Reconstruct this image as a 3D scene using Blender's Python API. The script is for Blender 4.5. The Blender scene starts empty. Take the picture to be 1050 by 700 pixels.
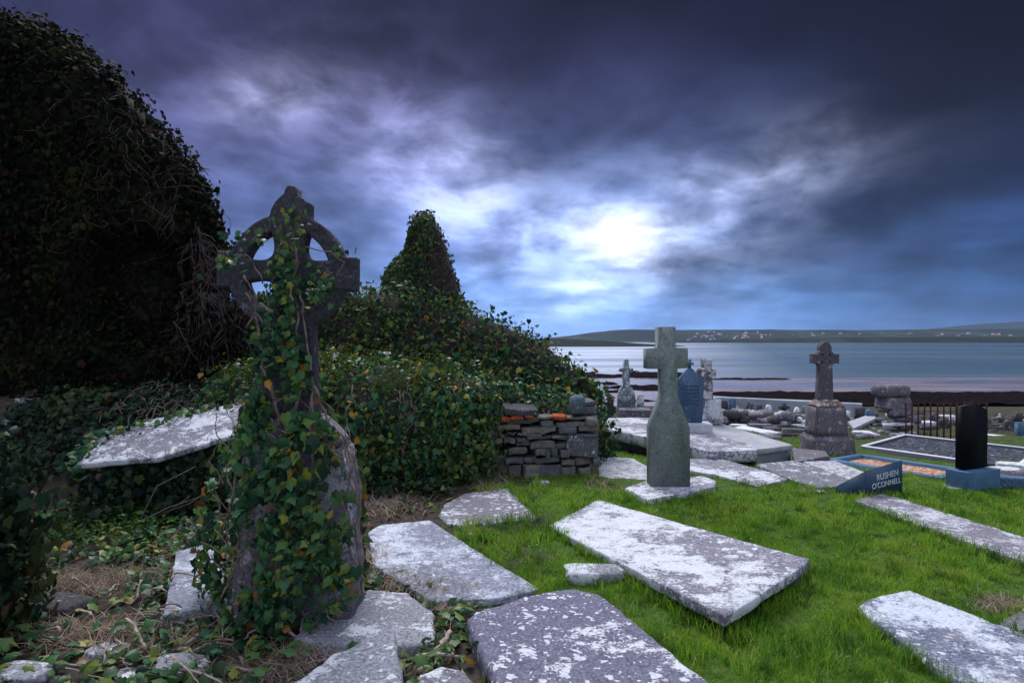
import bpy, bmesh, math, random
import numpy as np
from mathutils import Vector, Matrix
from mathutils.bvhtree import BVHTree

random.seed(7)
rng = np.random.default_rng(11)
R = math.radians
scene = bpy.context.scene
col = scene.collection
F = 640.0            # focal length in photo pixels (photo is 1050 px wide)
HZ = 347.0           # horizon row
CAM_H = 1.6
EXPOSURE, SUN_E, ZEN, BACK, NISH = 0.74, 1.75, .54, .38, .014
sstep = lambda a, b, v: (lambda t: t * t * (3 - 2 * t))(np.clip((np.asarray(v, float) - a) / (b - a), 0, 1))

# ------------------------------------------------------------------ noise
def _hash(ix, iy, iz, s):
    h = (ix.astype(np.int64) * 374761393 + iy.astype(np.int64) * 668265263 + iz.astype(np.int64) * 2147483647 + s * 1274126177) & 0xffffffff
    h = ((h ^ (h >> 13)) * 1274126177) & 0xffffffff
    h = (h ^ (h >> 16)) & 0xffff
    return h / 32767.5 - 1.0
def vnoise(p, s=0):
    p = np.asarray(p, float)
    i = np.floor(p).astype(np.int64); f = p - i; f = f * f * (3 - 2 * f)
    out = 0
    for dx in (0, 1):
        for dy in (0, 1):
            for dz in (0, 1):
                w = (f[..., 0] if dx else 1 - f[..., 0]) * (f[..., 1] if dy else 1 - f[..., 1]) * (f[..., 2] if dz else 1 - f[..., 2])
                out = out + w * _hash(i[..., 0] + dx, i[..., 1] + dy, i[..., 2] + dz, s)
    return out
def fbm(p, s=0, o=4):
    p = np.asarray(p, float); a, t, out = 1.0, 0.0, 0
    for k in range(o):
        out = out + a * vnoise(p * 2 ** k, s + k * 17); t += a; a *= .5
    return out / t
def n2(x, y, sc, s=0, o=4):
    x = np.asarray(x, float); y = np.asarray(y, float)
    return fbm(np.stack([x * sc, y * sc, np.zeros_like(x + y) + .37], -1), s, o)

# ------------------------------------------------------------------ ground
GY = [-30, 0, 7, 12, 20, 27, 40, 75, 100, 130, 150, 200, 300]
GZ = [0, 0, 0, -.35, -.93, -1.6, -3.4, -6.35, -6.72, -6.93, -7.15, -8.5, -12]
def gz(x, y):
    x = np.asarray(x, float); y = np.asarray(y, float)
    z = np.interp(y, GY, GZ)
    bank = 1.02 * sstep(-2.0, -3.3, x) * sstep(5.7, 7.7, y)
    bank += .55 * sstep(-1.0, -2.4, x) * sstep(5.9, 7.6, y) * (1 - sstep(-2.0, -3.3, x))
    fade = sstep(34, 24, y)
    return z + bank * sstep(11, 9, y) + fade * (.05 * n2(x, y, .7, 3) + .02 * n2(x, y, 3.0, 5))
def gz1(x, y): return float(gz(np.array([x]), np.array([y]))[0])
def P(px, py, d): return Vector(((px - 525) * d / F, d, CAM_H - (py - HZ) * d / F))
_DS = np.geomspace(2.0, 400, 2600)
def G(px, py, dz=0.0):
    """where the ray through a photo pixel meets the ground (+dz)"""
    z = CAM_H - (py - HZ) * _DS / F
    k = np.nonzero(z <= gz((px - 525) * _DS / F, _DS) + dz)[0]
    return P(px, py, float(_DS[k[0]] if len(k) else _DS[-1]))
def GZp(px, py, z):
    """where the ray meets the level z"""
    return P(px, py, (CAM_H - z) * F / (py - HZ))

# ------------------------------------------------------------------ mesh helpers
class MB:
    def __init__(s): s.V = []; s.Fc = []; s.n = 0
    def add(s, V, Fc):
        V = np.asarray(V, float).reshape(-1, 3)
        s.V.append(V); s.Fc.extend([[i + s.n for i in f] for f in Fc]); s.n += len(V); return s
    def get(s): return np.concatenate(s.V), s.Fc

def tag(o, label=None, cat=None, group=None, kind=None):
    if label: o['label'] = label
    if cat: o['category'] = cat
    if group: o['group'] = group
    if kind: o['kind'] = kind
    return o
def empty(name, loc, label, cat, group=None):
    o = bpy.data.objects.new(name, None); col.objects.link(o); o.location = loc
    return tag(o, label, cat, group)
def origin_of(o):
    v = Vector((0, 0, 0))
    while o is not None: v = v + o.location; o = o.parent
    return v
def fill_mesh(me, V, Fc):
    V = np.ascontiguousarray(V, dtype=np.float32)
    me.vertices.add(len(V)); me.vertices.foreach_set('co', V.ravel())
    if isinstance(Fc, np.ndarray):
        k = Fc.shape[1]; n = len(Fc); loops = Fc.ravel().astype(np.int32)
        tot = np.full(n, k, np.int32); start = np.arange(0, n * k, k, dtype=np.int32)
    else:
        tot = np.array([len(f) for f in Fc], np.int32); start = np.concatenate([[0], np.cumsum(tot)[:-1]]).astype(np.int32)
        loops = np.array([i for f in Fc for i in f], np.int32); n = len(Fc)
    me.loops.add(len(loops)); me.loops.foreach_set('vertex_index', loops)
    me.polygons.add(n); me.polygons.foreach_set('loop_start', start); me.polygons.foreach_set('loop_total', tot)
    me.update(calc_edges=True); me.validate()
def mk(name, V, Fc, mat, parent=None, smooth=False, label=None, cat=None, group=None, kind=None, at=None):
    """one mesh object from WORLD coordinates"""
    V = np.asarray(V, float)
    if parent is not None: loc = origin_of(parent); off = np.array(loc); oloc = (0, 0, 0)
    else:
        if at is None: at = ((V[:, 0].min() + V[:, 0].max()) / 2, (V[:, 1].min() + V[:, 1].max()) / 2, V[:, 2].min())
        off = np.array(at); oloc = at
    me = bpy.data.meshes.new(name); fill_mesh(me, V - off, Fc)
    if smooth: me.polygons.foreach_set('use_smooth', np.ones(len(me.polygons), bool))
    me.materials.append(mat)
    o = bpy.data.objects.new(name, me); col.objects.link(o); o.location = oloc
    if parent is not None: o.parent = parent
    return tag(o, label, cat, group, kind)

def rot_z(V, a, c=(0, 0)):
    V = np.array(V, float); ca, sa = math.cos(a), math.sin(a)
    x, y = V[:, 0] - c[0], V[:, 1] - c[1]
    V[:, 0] = c[0] + ca * x - sa * y; V[:, 1] = c[1] + sa * x + ca * y
    return V
def bm_out(bm):
    bm.verts.index_update()
    V = np.array([v.co[:] for v in bm.verts]); Fc = [[v.index for v in f.verts] for f in bm.faces]
    bm.free(); return V, Fc
def box(c, size, yaw=0, bev=.01, tilt=(0, 0), jit=0, seed=0, cuts=0):
    bm = bmesh.new(); bmesh.ops.create_cube(bm, size=1)
    for v in bm.verts: v.co = Vector((v.co.x * size[0], v.co.y * size[1], v.co.z * size[2]))
    if bev: bmesh.ops.bevel(bm, geom=bm.edges[:], offset=bev, segments=2, affect='EDGES', profile=.6)
    if cuts: bmesh.ops.subdivide_edges(bm, edges=bm.edges[:], cuts=cuts, use_grid_fill=True)
    V, Fc = bm_out(bm)
    if jit: V = V + jit * np.stack([fbm(V * 9 + seed, seed + k, 3) for k in range(3)], -1)
    M = np.array(Matrix.Rotation(yaw, 3, 'Z') @ Matrix.Rotation(tilt[0], 3, 'X') @ Matrix.Rotation(tilt[1], 3, 'Y'))
    return V @ M.T + np.array(c, float), Fc
def prism(outline, thick, c, yaw=0, bev=.012, lean=(0, 0), jit=0, seed=0):
    """upright slab: outline [(u,z)] extruded along its own y by thick, turned by yaw and set down at c"""
    bm = bmesh.new()
    vs = [bm.verts.new((u, -thick / 2, z)) for u, z in outline]
    f = bm.faces.new(vs); f.normal_update()
    r = bmesh.ops.extrude_face_region(bm, geom=[f])
    for v in r['geom']:
        if isinstance(v, bmesh.types.BMVert): v.co.y += thick
    bmesh.ops.recalc_face_normals(bm, faces=bm.faces[:])
    if bev: bmesh.ops.bevel(bm, geom=bm.edges[:], offset=bev, segments=2, affect='EDGES', clamp_overlap=True)
    V, Fc = bm_out(bm)
    if jit: V = V + jit * np.stack([fbm(V * 7 + seed, seed + k, 3) for k in range(3)], -1)
    M = np.array(Matrix.Rotation(yaw, 3, 'Z') @ Matrix.Rotation(lean[0], 3, 'X') @ Matrix.Rotation(lean[1], 3, 'Y'))
    return V @ M.T + np.array(c, float), Fc
def frustum(c, b, t, h, yaw=0, bev=.015, jit=0, seed=0):
    """tapered block: b=(bx,by) foot, t=(tx,ty) top"""
    bm = bmesh.new(); bmesh.ops.create_cube(bm, size=1)
    for v in bm.verts:
        s = t if v.co.z > 0 else b
        v.co = Vector((v.co.x * s[0], v.co.y * s[1], (v.co.z + .5) * h))
    bmesh.ops.bevel(bm, geom=bm.edges[:], offset=bev, segments=2, affect='EDGES')
    if jit: bmesh.ops.subdivide_edges(bm, edges=bm.edges[:], cuts=5, use_grid_fill=True)
    V, Fc = bm_out(bm)
    if jit: V = V + jit * np.stack([fbm(V * 6 + seed, seed + k, 4) for k in range(3)], -1)
    return rot_z(V, yaw) + np.array(c, float), Fc
def tube(pts, rad, n=6, cap=True):
    pts = [Vector(p) for p in pts]; V, Fc = [], []
    rad = rad if hasattr(rad, '__len__') else [rad] * len(pts)
    up = Vector((.13, .31, .94))
    for i, p in enumerate(pts):
        t = (pts[min(i + 1, len(pts) - 1)] - pts[max(i - 1, 0)]).normalized()
        a = t.cross(up)
        if a.length < .05: a = t.cross(Vector((1, 0, 0)))
        a.normalize(); b = t.cross(a)
        for k in range(n):
            an = 2 * math.pi * k / n
            V.append(p + (a * math.cos(an) + b * math.sin(an)) * rad[i])
    for i in range(len(pts) - 1):
        for k in range(n):
            Fc.append([i * n + k, i * n + (k + 1) % n, (i + 1) * n + (k + 1) % n, (i + 1) * n + k])
    if cap: Fc.append(list(range(n))[::-1]); Fc.append([(len(pts) - 1) * n + k for k in range(n)])
    return np.array([v[:] for v in V]), Fc
_ico = {}
def rock(c, size, seed=0, sub=3, amp=.22, flat=0.0, yaw=0):
    if sub not in _ico:
        bm = bmesh.new(); bmesh.ops.create_icosphere(bm, subdivisions=sub, radius=1); _ico[sub] = bm_out(bm)
    V, Fc = _ico[sub]; V = V.copy()
    cube = V / np.abs(V).max(axis=1, keepdims=True)
    V = V * .55 + cube * .45
    V = V * (1 + amp * fbm(V * 1.3 + seed * 3.1, seed, 4))[:, None]
    if flat: V[:, 2] = np.where(V[:, 2] > flat, flat + (V[:, 2] - flat) * .15, V[:, 2])
    V = V * (np.array(size) / 2)
    return rot_z(V, yaw) + np.array(c, float), Fc
def slab(outline, zt, thick, seed=0, jit=.012, top=.006, step=.03, rough=.35, rings=14, bev=.007):
    """flat stone: irregular outline [(x,y)] with a worn edge; zt(x,y) gives the top"""
    pts = []
    m = len(outline)
    for i in range(m):
        a = np.array(outline[i][:2], float); b = np.array(outline[(i + 1) % m][:2], float)
        k = max(2, int(np.linalg.norm(b - a) / step))
        for j in range(k): pts.append(a + (b - a) * j / k)
    pts = np.array(pts); c = pts.mean(0); n = len(pts)
    d = pts - c; r = np.linalg.norm(d, axis=1, keepdims=True)
    nz = n2(pts[:, 0] + seed, pts[:, 1], 2.2, seed, 3) * 1.0 + n2(pts[:, 0], pts[:, 1] + seed, 11, seed + 5, 3) * .9 - 2.2 * np.clip(n2(pts[:, 0] + 3, pts[:, 1] + seed, 5, seed + 6, 4) - .22, 0, 1)
    pts = pts + d / r * (nz * jit)[:, None]
    V, Fc = [], []
    zo = np.array([zt(x, y) for x, y in pts])
    ch = bev * (1 + .8 * n2(pts[:, 0], pts[:, 1], 16, seed + 9, 2))
    dn = d / r
    und = np.array([n2(pts[:, 0], pts[:, 1], 7, seed + 3, 3)]).ravel()
    lev = [(pts - dn * .03, zo - thick), (pts + dn * (und * .012)[:, None], zo - thick * .75), (pts + dn * (np.roll(und, 3) * .016 - .004)[:, None], zo - thick * .4), (pts, zo - ch)]
    for s in np.linspace(0, 1, rings):
        q = c + (pts - dn * ch[:, None]) * (1 - s) - c * (1 - s) if s < 1 else np.repeat(c[None], n, 0) + d * .002
        zz = np.array([zt(x, y) for x, y in q])
        zz = zz + top * (n2(q[:, 0], q[:, 1], 3.5, seed + 1, 4) + .5 * n2(q[:, 0], q[:, 1], 18, seed + 2, 2))
        lev.append((q, zz))
    for q, z in lev: V.append(np.column_stack([q, z]))
    V = np.concatenate(V); L = len(lev)
    for l in range(L - 1):
        for k in range(n):
            k2 = (k + 1) % n
            Fc.append([l * n + k, l * n + k2, (l + 1) * n + k2, (l + 1) * n + k])
    Fc.append([(L - 1) * n + k for k in range(n)]); Fc.append(list(range(n))[::-1])
    return V, Fc
def plane_fit(ps):
    A = np.array([[p[0], p[1], 1] for p in ps]); b = np.array([p[2] for p in ps])
    s = np.linalg.lstsq(A, b, rcond=None)[0]
    return lambda x, y: float(s[0] * x + s[1] * y + s[2])

# ------------------------------------------------------------------ node helpers
def newmat(name):
    m = bpy.data.materials.new(name); m.use_nodes = True
    nt = m.node_tree; nt.nodes.clear(); return m, nt
def nd(nt, typ, ins=None, **kw):
    n = nt.nodes.new(typ)
    for k, v in kw.items(): setattr(n, k, v)
    for k, v in (ins or {}).items():
        s = n.inputs[k]
        if hasattr(v, 'is_output') or isinstance(v, bpy.types.NodeSocket): nt.links.new(v, s)
        else: s.default_value = v
    return n
def math_(nt, op, a, b=None, c=None, clamp=False):
    n = nt.nodes.new('ShaderNodeMath'); n.operation = op; n.use_clamp = clamp
    for i, v in enumerate((a, b, c)):
        if v is None: continue
        if isinstance(v, bpy.types.NodeSocket): nt.links.new(v, n.inputs[i])
        else: n.inputs[i].default_value = v
    return n.outputs[0]
def ramp(nt, fac, stops, interp='LINEAR'):
    n = nt.nodes.new('ShaderNodeValToRGB'); cr = n.color_ramp; cr.interpolation = interp
    while len(cr.elements) > 1: cr.elements.remove(cr.elements[-1])
    for i, (p, c) in enumerate(stops):
        e = cr.elements[0] if i == 0 else cr.elements.new(p)
        e.position = p; e.color = (*c, 1) if len(c) == 3 else c
    nt.links.new(fac, n.inputs[0]); return n.outputs[0]
def gray(v): return (v, v, v)
def mix(nt, fac, a, b, blend='MIX'):
    n = nt.nodes.new('ShaderNodeMix'); n.data_type = 'RGBA'; n.blend_type = blend
    for k, v in ((0, fac), (6, a), (7, b)):
        if isinstance(v, bpy.types.NodeSocket): nt.links.new(v, n.inputs[k])
        else: n.inputs[k].default_value = v if k == 0 else (*v, 1)
    return n.outputs[2]
def noise(nt, vec, scale, detail=5, rough=.55, dist=0):
    n = nd(nt, 'ShaderNodeTexNoise', {'Scale': scale, 'Detail': detail, 'Roughness': rough, 'Distortion': dist})
    nt.links.new(vec, n.inputs['Vector']); return n.outputs['Fac']
def objvec(nt, stretch=None):
    tc = nd(nt, 'ShaderNodeTexCoord'); oi = nd(nt, 'ShaderNodeObjectInfo')
    r = nd(nt, 'ShaderNodeVectorMath', {0: tc.outputs['Object']}, operation='ADD')
    s = nd(nt, 'ShaderNodeVectorMath', {0: (37.1, 51.7, 23.3)}, operation='SCALE')
    nt.links.new(oi.outputs['Random'], s.inputs['Scale']); nt.links.new(s.outputs[0], r.inputs[1])
    v = r.outputs[0]
    if stretch: v = nd(nt, 'ShaderNodeVectorMath', {0: v, 1: stretch}, operation='MULTIPLY').outputs[0]
    return v
def finish(nt, color, rough=.9, bump=None, bstr=.4, bdist=.01, spec=.3, metal=0):
    p = nd(nt, 'ShaderNodeBsdfPrincipled', {'Roughness': rough, 'Specular IOR Level': spec, 'Metallic': metal})
    if isinstance(color, bpy.types.NodeSocket): nt.links.new(color, p.inputs['Base Color'])
    else: p.inputs['Base Color'].default_value = (*color, 1)
    if bump is not None:
        b = nd(nt, 'ShaderNodeBump', {'Strength': bstr, 'Distance': bdist, 'Height': bump})
        nt.links.new(b.outputs[0], p.inputs['Normal'])
    o = nd(nt, 'ShaderNodeOutputMaterial'); nt.links.new(p.outputs[0], o.inputs[0]); return p
def stone(name, base, dark, lichen=(.68, .70, .76), amount=.5, scale=3.0, spots=.5, warm=None, bstr=.5, soft=.02, fine=1.0):
    """weathered stone with pale lichen: amount 0..1 is the share of lichen"""
    m, nt = newmat(name); v0 = objvec(nt)
    wob = nd(nt, 'ShaderNodeTexNoise', {'Vector': v0, 'Scale': 9.0, 'Detail': 4.0})
    wv = nd(nt, 'ShaderNodeVectorMath', {0: wob.outputs['Color'], 1: (.5, .5, .5)}, operation='SUBTRACT')
    ws = nd(nt, 'ShaderNodeVectorMath', {0: wv.outputs[0]}, operation='SCALE'); ws.inputs['Scale'].default_value = .16 / fine
    v = nd(nt, 'ShaderNodeVectorMath', {0: v0, 1: ws.outputs[0]}, operation='ADD').outputs[0]
    a = noise(nt, v, scale, 9, .70, .2); b = noise(nt, v0, scale * 5.5, 8, .72, .3); c = noise(nt, v0, 60 * fine, 5, .7)
    big = noise(nt, v0, scale * .45, 3, .5)
    body = ramp(nt, b, [(.30, dark), (.47, base), (.60, tuple(k * .75 for k in base)), (.72, tuple(min(1, k * 1.45) for k in base))])
    body = mix(nt, ramp(nt, c, [(.36, gray(.75)), (.56, gray(0))]), body, tuple(k * .45 for k in dark))
    body = mix(nt, ramp(nt, c, [(.58, gray(0)), (.72, gray(.5))]), body, tuple(k * .7 for k in lichen))
    if warm: body = mix(nt, ramp(nt, noise(nt, v0, scale * 1.7, 5), [(.52, gray(0)), (.66, gray(.8))]), body, warm)
    s = math_(nt, 'ADD', math_(nt, 'MULTIPLY', a, .58), math_(nt, 'MULTIPLY', b, .42))
    s = math_(nt, 'ADD', s, math_(nt, 'MULTIPLY', math_(nt, 'SUBTRACT', c, .5), .22))
    s = math_(nt, 'ADD', s, math_(nt, 'MULTIPLY', math_(nt, 'SUBTRACT', big, .5), .35))
    t = .66 - .32 * amount
    mask = ramp(nt, s, [(t - soft, gray(0)), (t + soft, gray(1))])
    if spots:
        for sc, amt, cut in ((13.0 * fine, spots, .55), (31.0 * fine, spots * .8, .6)):
            vo = nd(nt, 'ShaderNodeTexVoronoi', {'Scale': sc, 'Randomness': 1.0}); nt.links.new(v, vo.inputs['Vector'])
            sep = nd(nt, 'ShaderNodeSeparateColor'); nt.links.new(vo.outputs['Color'], sep.inputs[0])
            on = math_(nt, 'GREATER_THAN', math_(nt, 'ADD', sep.outputs[0], math_(nt, 'MULTIPLY', math_(nt, 'SUBTRACT', a, .5), 1.6)), 1 - amt)
            lim = math_(nt, 'MULTIPLY', on, math_(nt, 'ADD', .10, math_(nt, 'MULTIPLY', math_(nt, 'POWER', sep.outputs[1], 2.0), cut - .1)))
            lim = math_(nt, 'ADD', lim, math_(nt, 'MULTIPLY', math_(nt, 'SUBTRACT', c, .5), .35))
            spm = ramp(nt, math_(nt, 'MULTIPLY', math_(nt, 'SUBTRACT', lim, vo.outputs['Distance']), 9), [(0, gray(0)), (.4, gray(1))])
            mask = math_(nt, 'MAXIMUM', mask, math_(nt, 'MULTIPLY', spm, on))
    lc = ramp(nt, math_(nt, 'ADD', math_(nt, 'MULTIPLY', c, .6), math_(nt, 'MULTIPLY', b, .4)), [(.36, tuple(k * .50 for k in lichen)), (.5, tuple(k * .88 for k in lichen)), (.62, lichen)])
    colr = mix(nt, mask, body, lc)
    h = math_(nt, 'ADD', math_(nt, 'MULTIPLY', c, .6), math_(nt, 'ADD', math_(nt, 'MULTIPLY', b, .9), math_(nt, 'MULTIPLY', mask, .2)))
    finish(nt, colr, .92, h, bstr, .014, .25); return m
def leafmat(name, stops, rough=.38, spec=.5, bright=1.0, trans=.25):
    m, nt = newmat(name)
    g = nd(nt, 'ShaderNodeNewGeometry'); r = g.outputs['Random Per Island']
    st = [(p, tuple(k * bright for k in c)) for p, c in stops]
    c1 = ramp(nt, r, st)
    tc = nd(nt, 'ShaderNodeTexCoord')
    v2 = noise(nt, tc.outputs['Object'], 1.6, 4)
    c2 = mix(nt, ramp(nt, v2, [(.50, gray(.0)), (.66, gray(.5))]), c1, (.075 * bright, .095 * bright, .016 * bright))
    c3 = noise(nt, tc.outputs['Object'], 60, 2)
    colr = mix(nt, math_(nt, 'MULTIPLY', c3, .3), c2, (.012, .02, .01))
    p = finish(nt, colr, rough, c3, .25, .004, spec)
    if trans:
        t = nd(nt, 'ShaderNodeBsdfTranslucent', {'Color': colr}); o = [n for n in nt.nodes if n.type == 'OUTPUT_MATERIAL'][0]
        mx = nd(nt, 'ShaderNodeMixShader', {0: trans, 1: p.outputs[0], 2: t.outputs[0]}); nt.links.new(mx.outputs[0], o.inputs[0])
    return m

GREEN = [(0, (.008, .024, .016)), (.3, (.018, .066, .034)), (.55, (.036, .115, .045)), (.76, (.07, .16, .045)),
         (.90, (.13, .18, .035)), (.965, (.24, .22, .03)), (.98, (.42, .20, .02)), (.992, (.20, .07, .03)), (1, (.11, .05, .03))]
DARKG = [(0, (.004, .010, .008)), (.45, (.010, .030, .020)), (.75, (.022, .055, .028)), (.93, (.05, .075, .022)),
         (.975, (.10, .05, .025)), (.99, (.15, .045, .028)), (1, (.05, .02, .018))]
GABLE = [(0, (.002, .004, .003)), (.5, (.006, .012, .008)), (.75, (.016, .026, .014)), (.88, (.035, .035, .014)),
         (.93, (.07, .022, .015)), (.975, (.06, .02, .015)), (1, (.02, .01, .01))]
M = {}
M['ivy'] = leafmat('ivy_leaf', GREEN, .40, .26, 1.45)
M['ivy_far'] = leafmat('ivy_leaf_wall', GREEN, .5, .14, 1.1)
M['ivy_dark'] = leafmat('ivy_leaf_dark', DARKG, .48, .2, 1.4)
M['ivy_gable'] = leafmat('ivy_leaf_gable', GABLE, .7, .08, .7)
M['herb'] = leafmat('herb_leaf', [(0, (.03, .11, .015)), (.6, (.06, .19, .02)), (.9, (.12, .22, .03)), (1, (.3, .25, .03))], .5, .3)
M['litter'] = leafmat('fallen_leaf', [(0, (.09, .04, .02)), (.4, (.16, .07, .04)), (.7, (.22, .09, .05)), (.85, (.45, .2, .03)), (1, (.24, .17, .12))], .7, .2)
M['straw'] = leafmat('dry_grass', [(0, (.24, .16, .12)), (.5, (.48, .36, .29)), (.85, (.66, .52, .43)), (1, (.25, .24, .10))], .8, .2)
def woodmat(name, a, b):
    m, nt = newmat(name); v = objvec(nt)
    n = noise(nt, v, 18, 6, .6); finish(nt, ramp(nt, n, [(.3, a), (.7, b)]), .85, n, .5, .01, .25); return m
M['stem'] = woodmat('ivy_stem', (.10, .075, .065), (.32, .25, .22))
M['stem_dark'] = woodmat('ivy_stem_dark', (.035, .026, .026), (.12, .088, .085))
M['twig'] = woodmat('bleached_twig', (.22, .17, .14), (.52, .43, .38))
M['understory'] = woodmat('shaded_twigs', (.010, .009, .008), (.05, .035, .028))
M['lichen_slab'] = stone('lichen_slab', (.24, .23, .265), (.10, .095, .12), amount=0.38, scale=2.6, spots=.35)
M['lichen_slab_heavy'] = stone('lichen_slab_heavy', (.29, .28, .33), (.14, .13, .165), amount=0.44, scale=2.8, spots=.3)
M['slab_broad'] = stone('broad_lichen_slab', (.29, .28, .34), (.15, .14, .18), lichen=(.70, .72, .78), amount=.54, scale=1.4, spots=.6, soft=.03)
M['slab_soft'] = stone('bluish_soft_lichen_slab', (.30, .32, .40), (.15, .16, .21), lichen=(.64, .68, .77), amount=0.4, scale=2.0, spots=.2, soft=.05)
M['slab_wet'] = stone('blue_white_sunken_slab', (.20, .22, .30), (.09, .10, .14), lichen=(.64, .69, .79), amount=0.42, scale=2.2, spots=.4, soft=.05, warm=(.27, .22, .24))
M['slab_streak'] = stone('streaky_slab', (.27, .25, .30), (.14, .13, .16), lichen=(.62, .63, .70), amount=0.4, scale=4.5, spots=.3, soft=.05)
M['purple_slab'] = stone('purple_slab', (.20, .195, .275), (.10, .095, .145), amount=0.36, scale=1.9, spots=.62)
M['blue_slab'] = stone('blue_slab', (.30, .31, .37), (.14, .145, .19), amount=0.46, scale=2.4, spots=.25)
M['grey_stone'] = stone('grey_stone', (.23, .23, .265), (.10, .10, .125), amount=.34, scale=2.5, spots=.2)
M['block_stone'] = stone('block_stone', (.34, .35, .40), (.16, .165, .2), amount=0.4, scale=3.5, spots=.25)
M['cross_grey'] = stone('grey_cross_stone', (.13, .125, .15), (.07, .065, .085), lichen=(.32, .32, .36), amount=.2, scale=5, spots=.15)
M['pedestal_stone'] = stone('pedestal_stone', (.22, .20, .245), (.11, .10, .125), lichen=(.42, .42, .48), amount=.25, scale=3, spots=.2, bstr=.4)
M['cross_vignetted'] = stone('vignetted_cross_stone', (.082, .078, .098), (.045, .042, .052), lichen=(.2, .2, .22), amount=.2, scale=3, spots=.12, bstr=.35)  # lens vignette is put into this tone, hence darker than the pedestal
M['cross_green'] = stone('greenish_cross_stone', (.20, .24, .235), (.145, .175, .17), lichen=(.29, .335, .33), amount=.30, scale=2.4, spots=.06, bstr=.22, soft=.15)
M['mid_stone'] = stone('weathered_stone', (.19, .175, .215), (.095, .085, .11), lichen=(.42, .42, .48), amount=.24, scale=5, spots=.15, warm=(.20, .155, .14), soft=.05)
M['white_stone'] = stone('pale_stone', (.42, .46, .54), (.2, .22, .28), lichen=(.78, .82, .88), amount=.72, scale=7, spots=.3)
M['blue_stone'] = stone('blue_slate', (.10, .17, .29), (.06, .10, .18), lichen=(.24, .32, .44), amount=.22, scale=6, spots=.1, bstr=.2)
M['gravel_white'] = stone('white_gravel', (.40, .41, .46), (.16, .16, .2), lichen=(.76, .77, .82), amount=.55, scale=26, spots=.7, bstr=.9)
M['rock_dark'] = stone('dark_rock', (.09, .085, .10), (.035, .03, .04), lichen=(.28, .28, .32), amount=.18, scale=3, spots=.15)
def wallmat():
    m, nt = newmat('wall_stone'); g = nd(nt, 'ShaderNodeNewGeometry'); v = objvec(nt)
    c = ramp(nt, g.outputs['Random Per Island'], [(0, (.09, .095, .11)), (.25, (.17, .17, .195)), (.45, (.145, .155, .17)), (.62, (.22, .185, .17)), (.8, (.19, .175, .145)), (.9, (.25, .215, .19)), (1, (.24, .235, .26))])
    n = noise(nt, v, 14, 6, .65); n_ = noise(nt, v, 45, 4, .6)
    c = mix(nt, ramp(nt, n, [(.3, gray(.7)), (.6, gray(0))]), c, (.05, .05, .055))
    c = mix(nt, ramp(nt, n_, [(.62, gray(0)), (.7, gray(.6))]), c, (.45, .46, .5))
    finish(nt, c, .9, math_(nt, 'ADD', n, n_), .6, .012, .25); return m
M['wall_stone'] = wallmat()
M['orange_stone'] = stone('orange_lichen_stone', (.40, .07, .03), (.14, .035, .025), lichen=(.52, .12, .05), amount=.45, scale=9, spots=0)
M['round_stone'] = stone('blue_grey_boulder', (.12, .17, .21), (.05, .07, .09), lichen=(.34, .38, .42), amount=.3, scale=9, spots=.2)
def plain(name, c, rough=.7, spec=.3, var=.25, sc=20):
    m, nt = newmat(name); v = objvec(nt); n = noise(nt, v, sc, 5, .6); n_ = noise(nt, v, 3, 4, .6)
    cc = mix(nt, ramp(nt, n, [(.3, gray(var)), (.7, gray(0))]), c, tuple(k * .45 for k in c))
    cc = mix(nt, ramp(nt, n_, [(.5, gray(0)), (.8, gray(var))]), cc, tuple(min(1, k * 1.5 + .03) for k in c))
    finish(nt, cc, rough, n, .2, .005, spec); return m
M['blue_paint'] = plain('blue_kerb_paint', (.085, .18, .31), .6, .3, .55, 9)
M['tablet'] = plain('slate_blue_tablet', (.028, .062, .115), .5)
M['black_granite'] = plain('polished_black_granite', (.004, .004, .007), .55, .12, .1)
M['white_paint'] = plain('white_letter_paint', (.62, .7, .8), .6)
M['dark_letter'] = plain('letter_shadow', (.05, .09, .16), .8)
M['concrete'] = plain('pale_concrete', (.42, .43, .46), .9, .2, .5, 9)
M['white_wall'] = plain('whitewashed_render', (.36, .40, .46), .9, .2, .4, 4)
M['kerb_white'] = plain('white_kerb_edge', (.60, .62, .70), .8, .2, .5, 14)
M['kerb_side'] = plain('dark_kerb_side', (.10, .10, .12), .9, .2, .5, 14)
M['red_rail'] = plain('rusty_red_iron', (.09, .016, .016), .6, .3, .4, 30)
M['soil'] = plain('soil', (.06, .045, .035), 1.0, .1, .6, 30)
def gravelmat(name, cols):
    m, nt = newmat(name); v = objvec(nt)
    vo = nd(nt, 'ShaderNodeTexVoronoi', {'Scale': 26.0}); nt.links.new(v, vo.inputs['Vector'])
    sep = nd(nt, 'ShaderNodeSeparateColor'); nt.links.new(vo.outputs['Color'], sep.inputs[0])
    finish(nt, ramp(nt, sep.outputs[0], cols), .85, math_(nt, 'SUBTRACT', 1, vo.outputs['Distance']), .9, .03, .3); return m
M['gravel_orange'] = gravelmat('orange_gravel', [(0, (.22, .09, .05)), (.5, (.5, .24, .13)), (1, (.7, .5, .38))])
M['gravel_dark'] = gravelmat('dark_gravel', [(0, (.01, .012, .018)), (.6, (.035, .042, .06)), (.93, (.09, .11, .15)), (1, (.3, .33, .4))])

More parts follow.
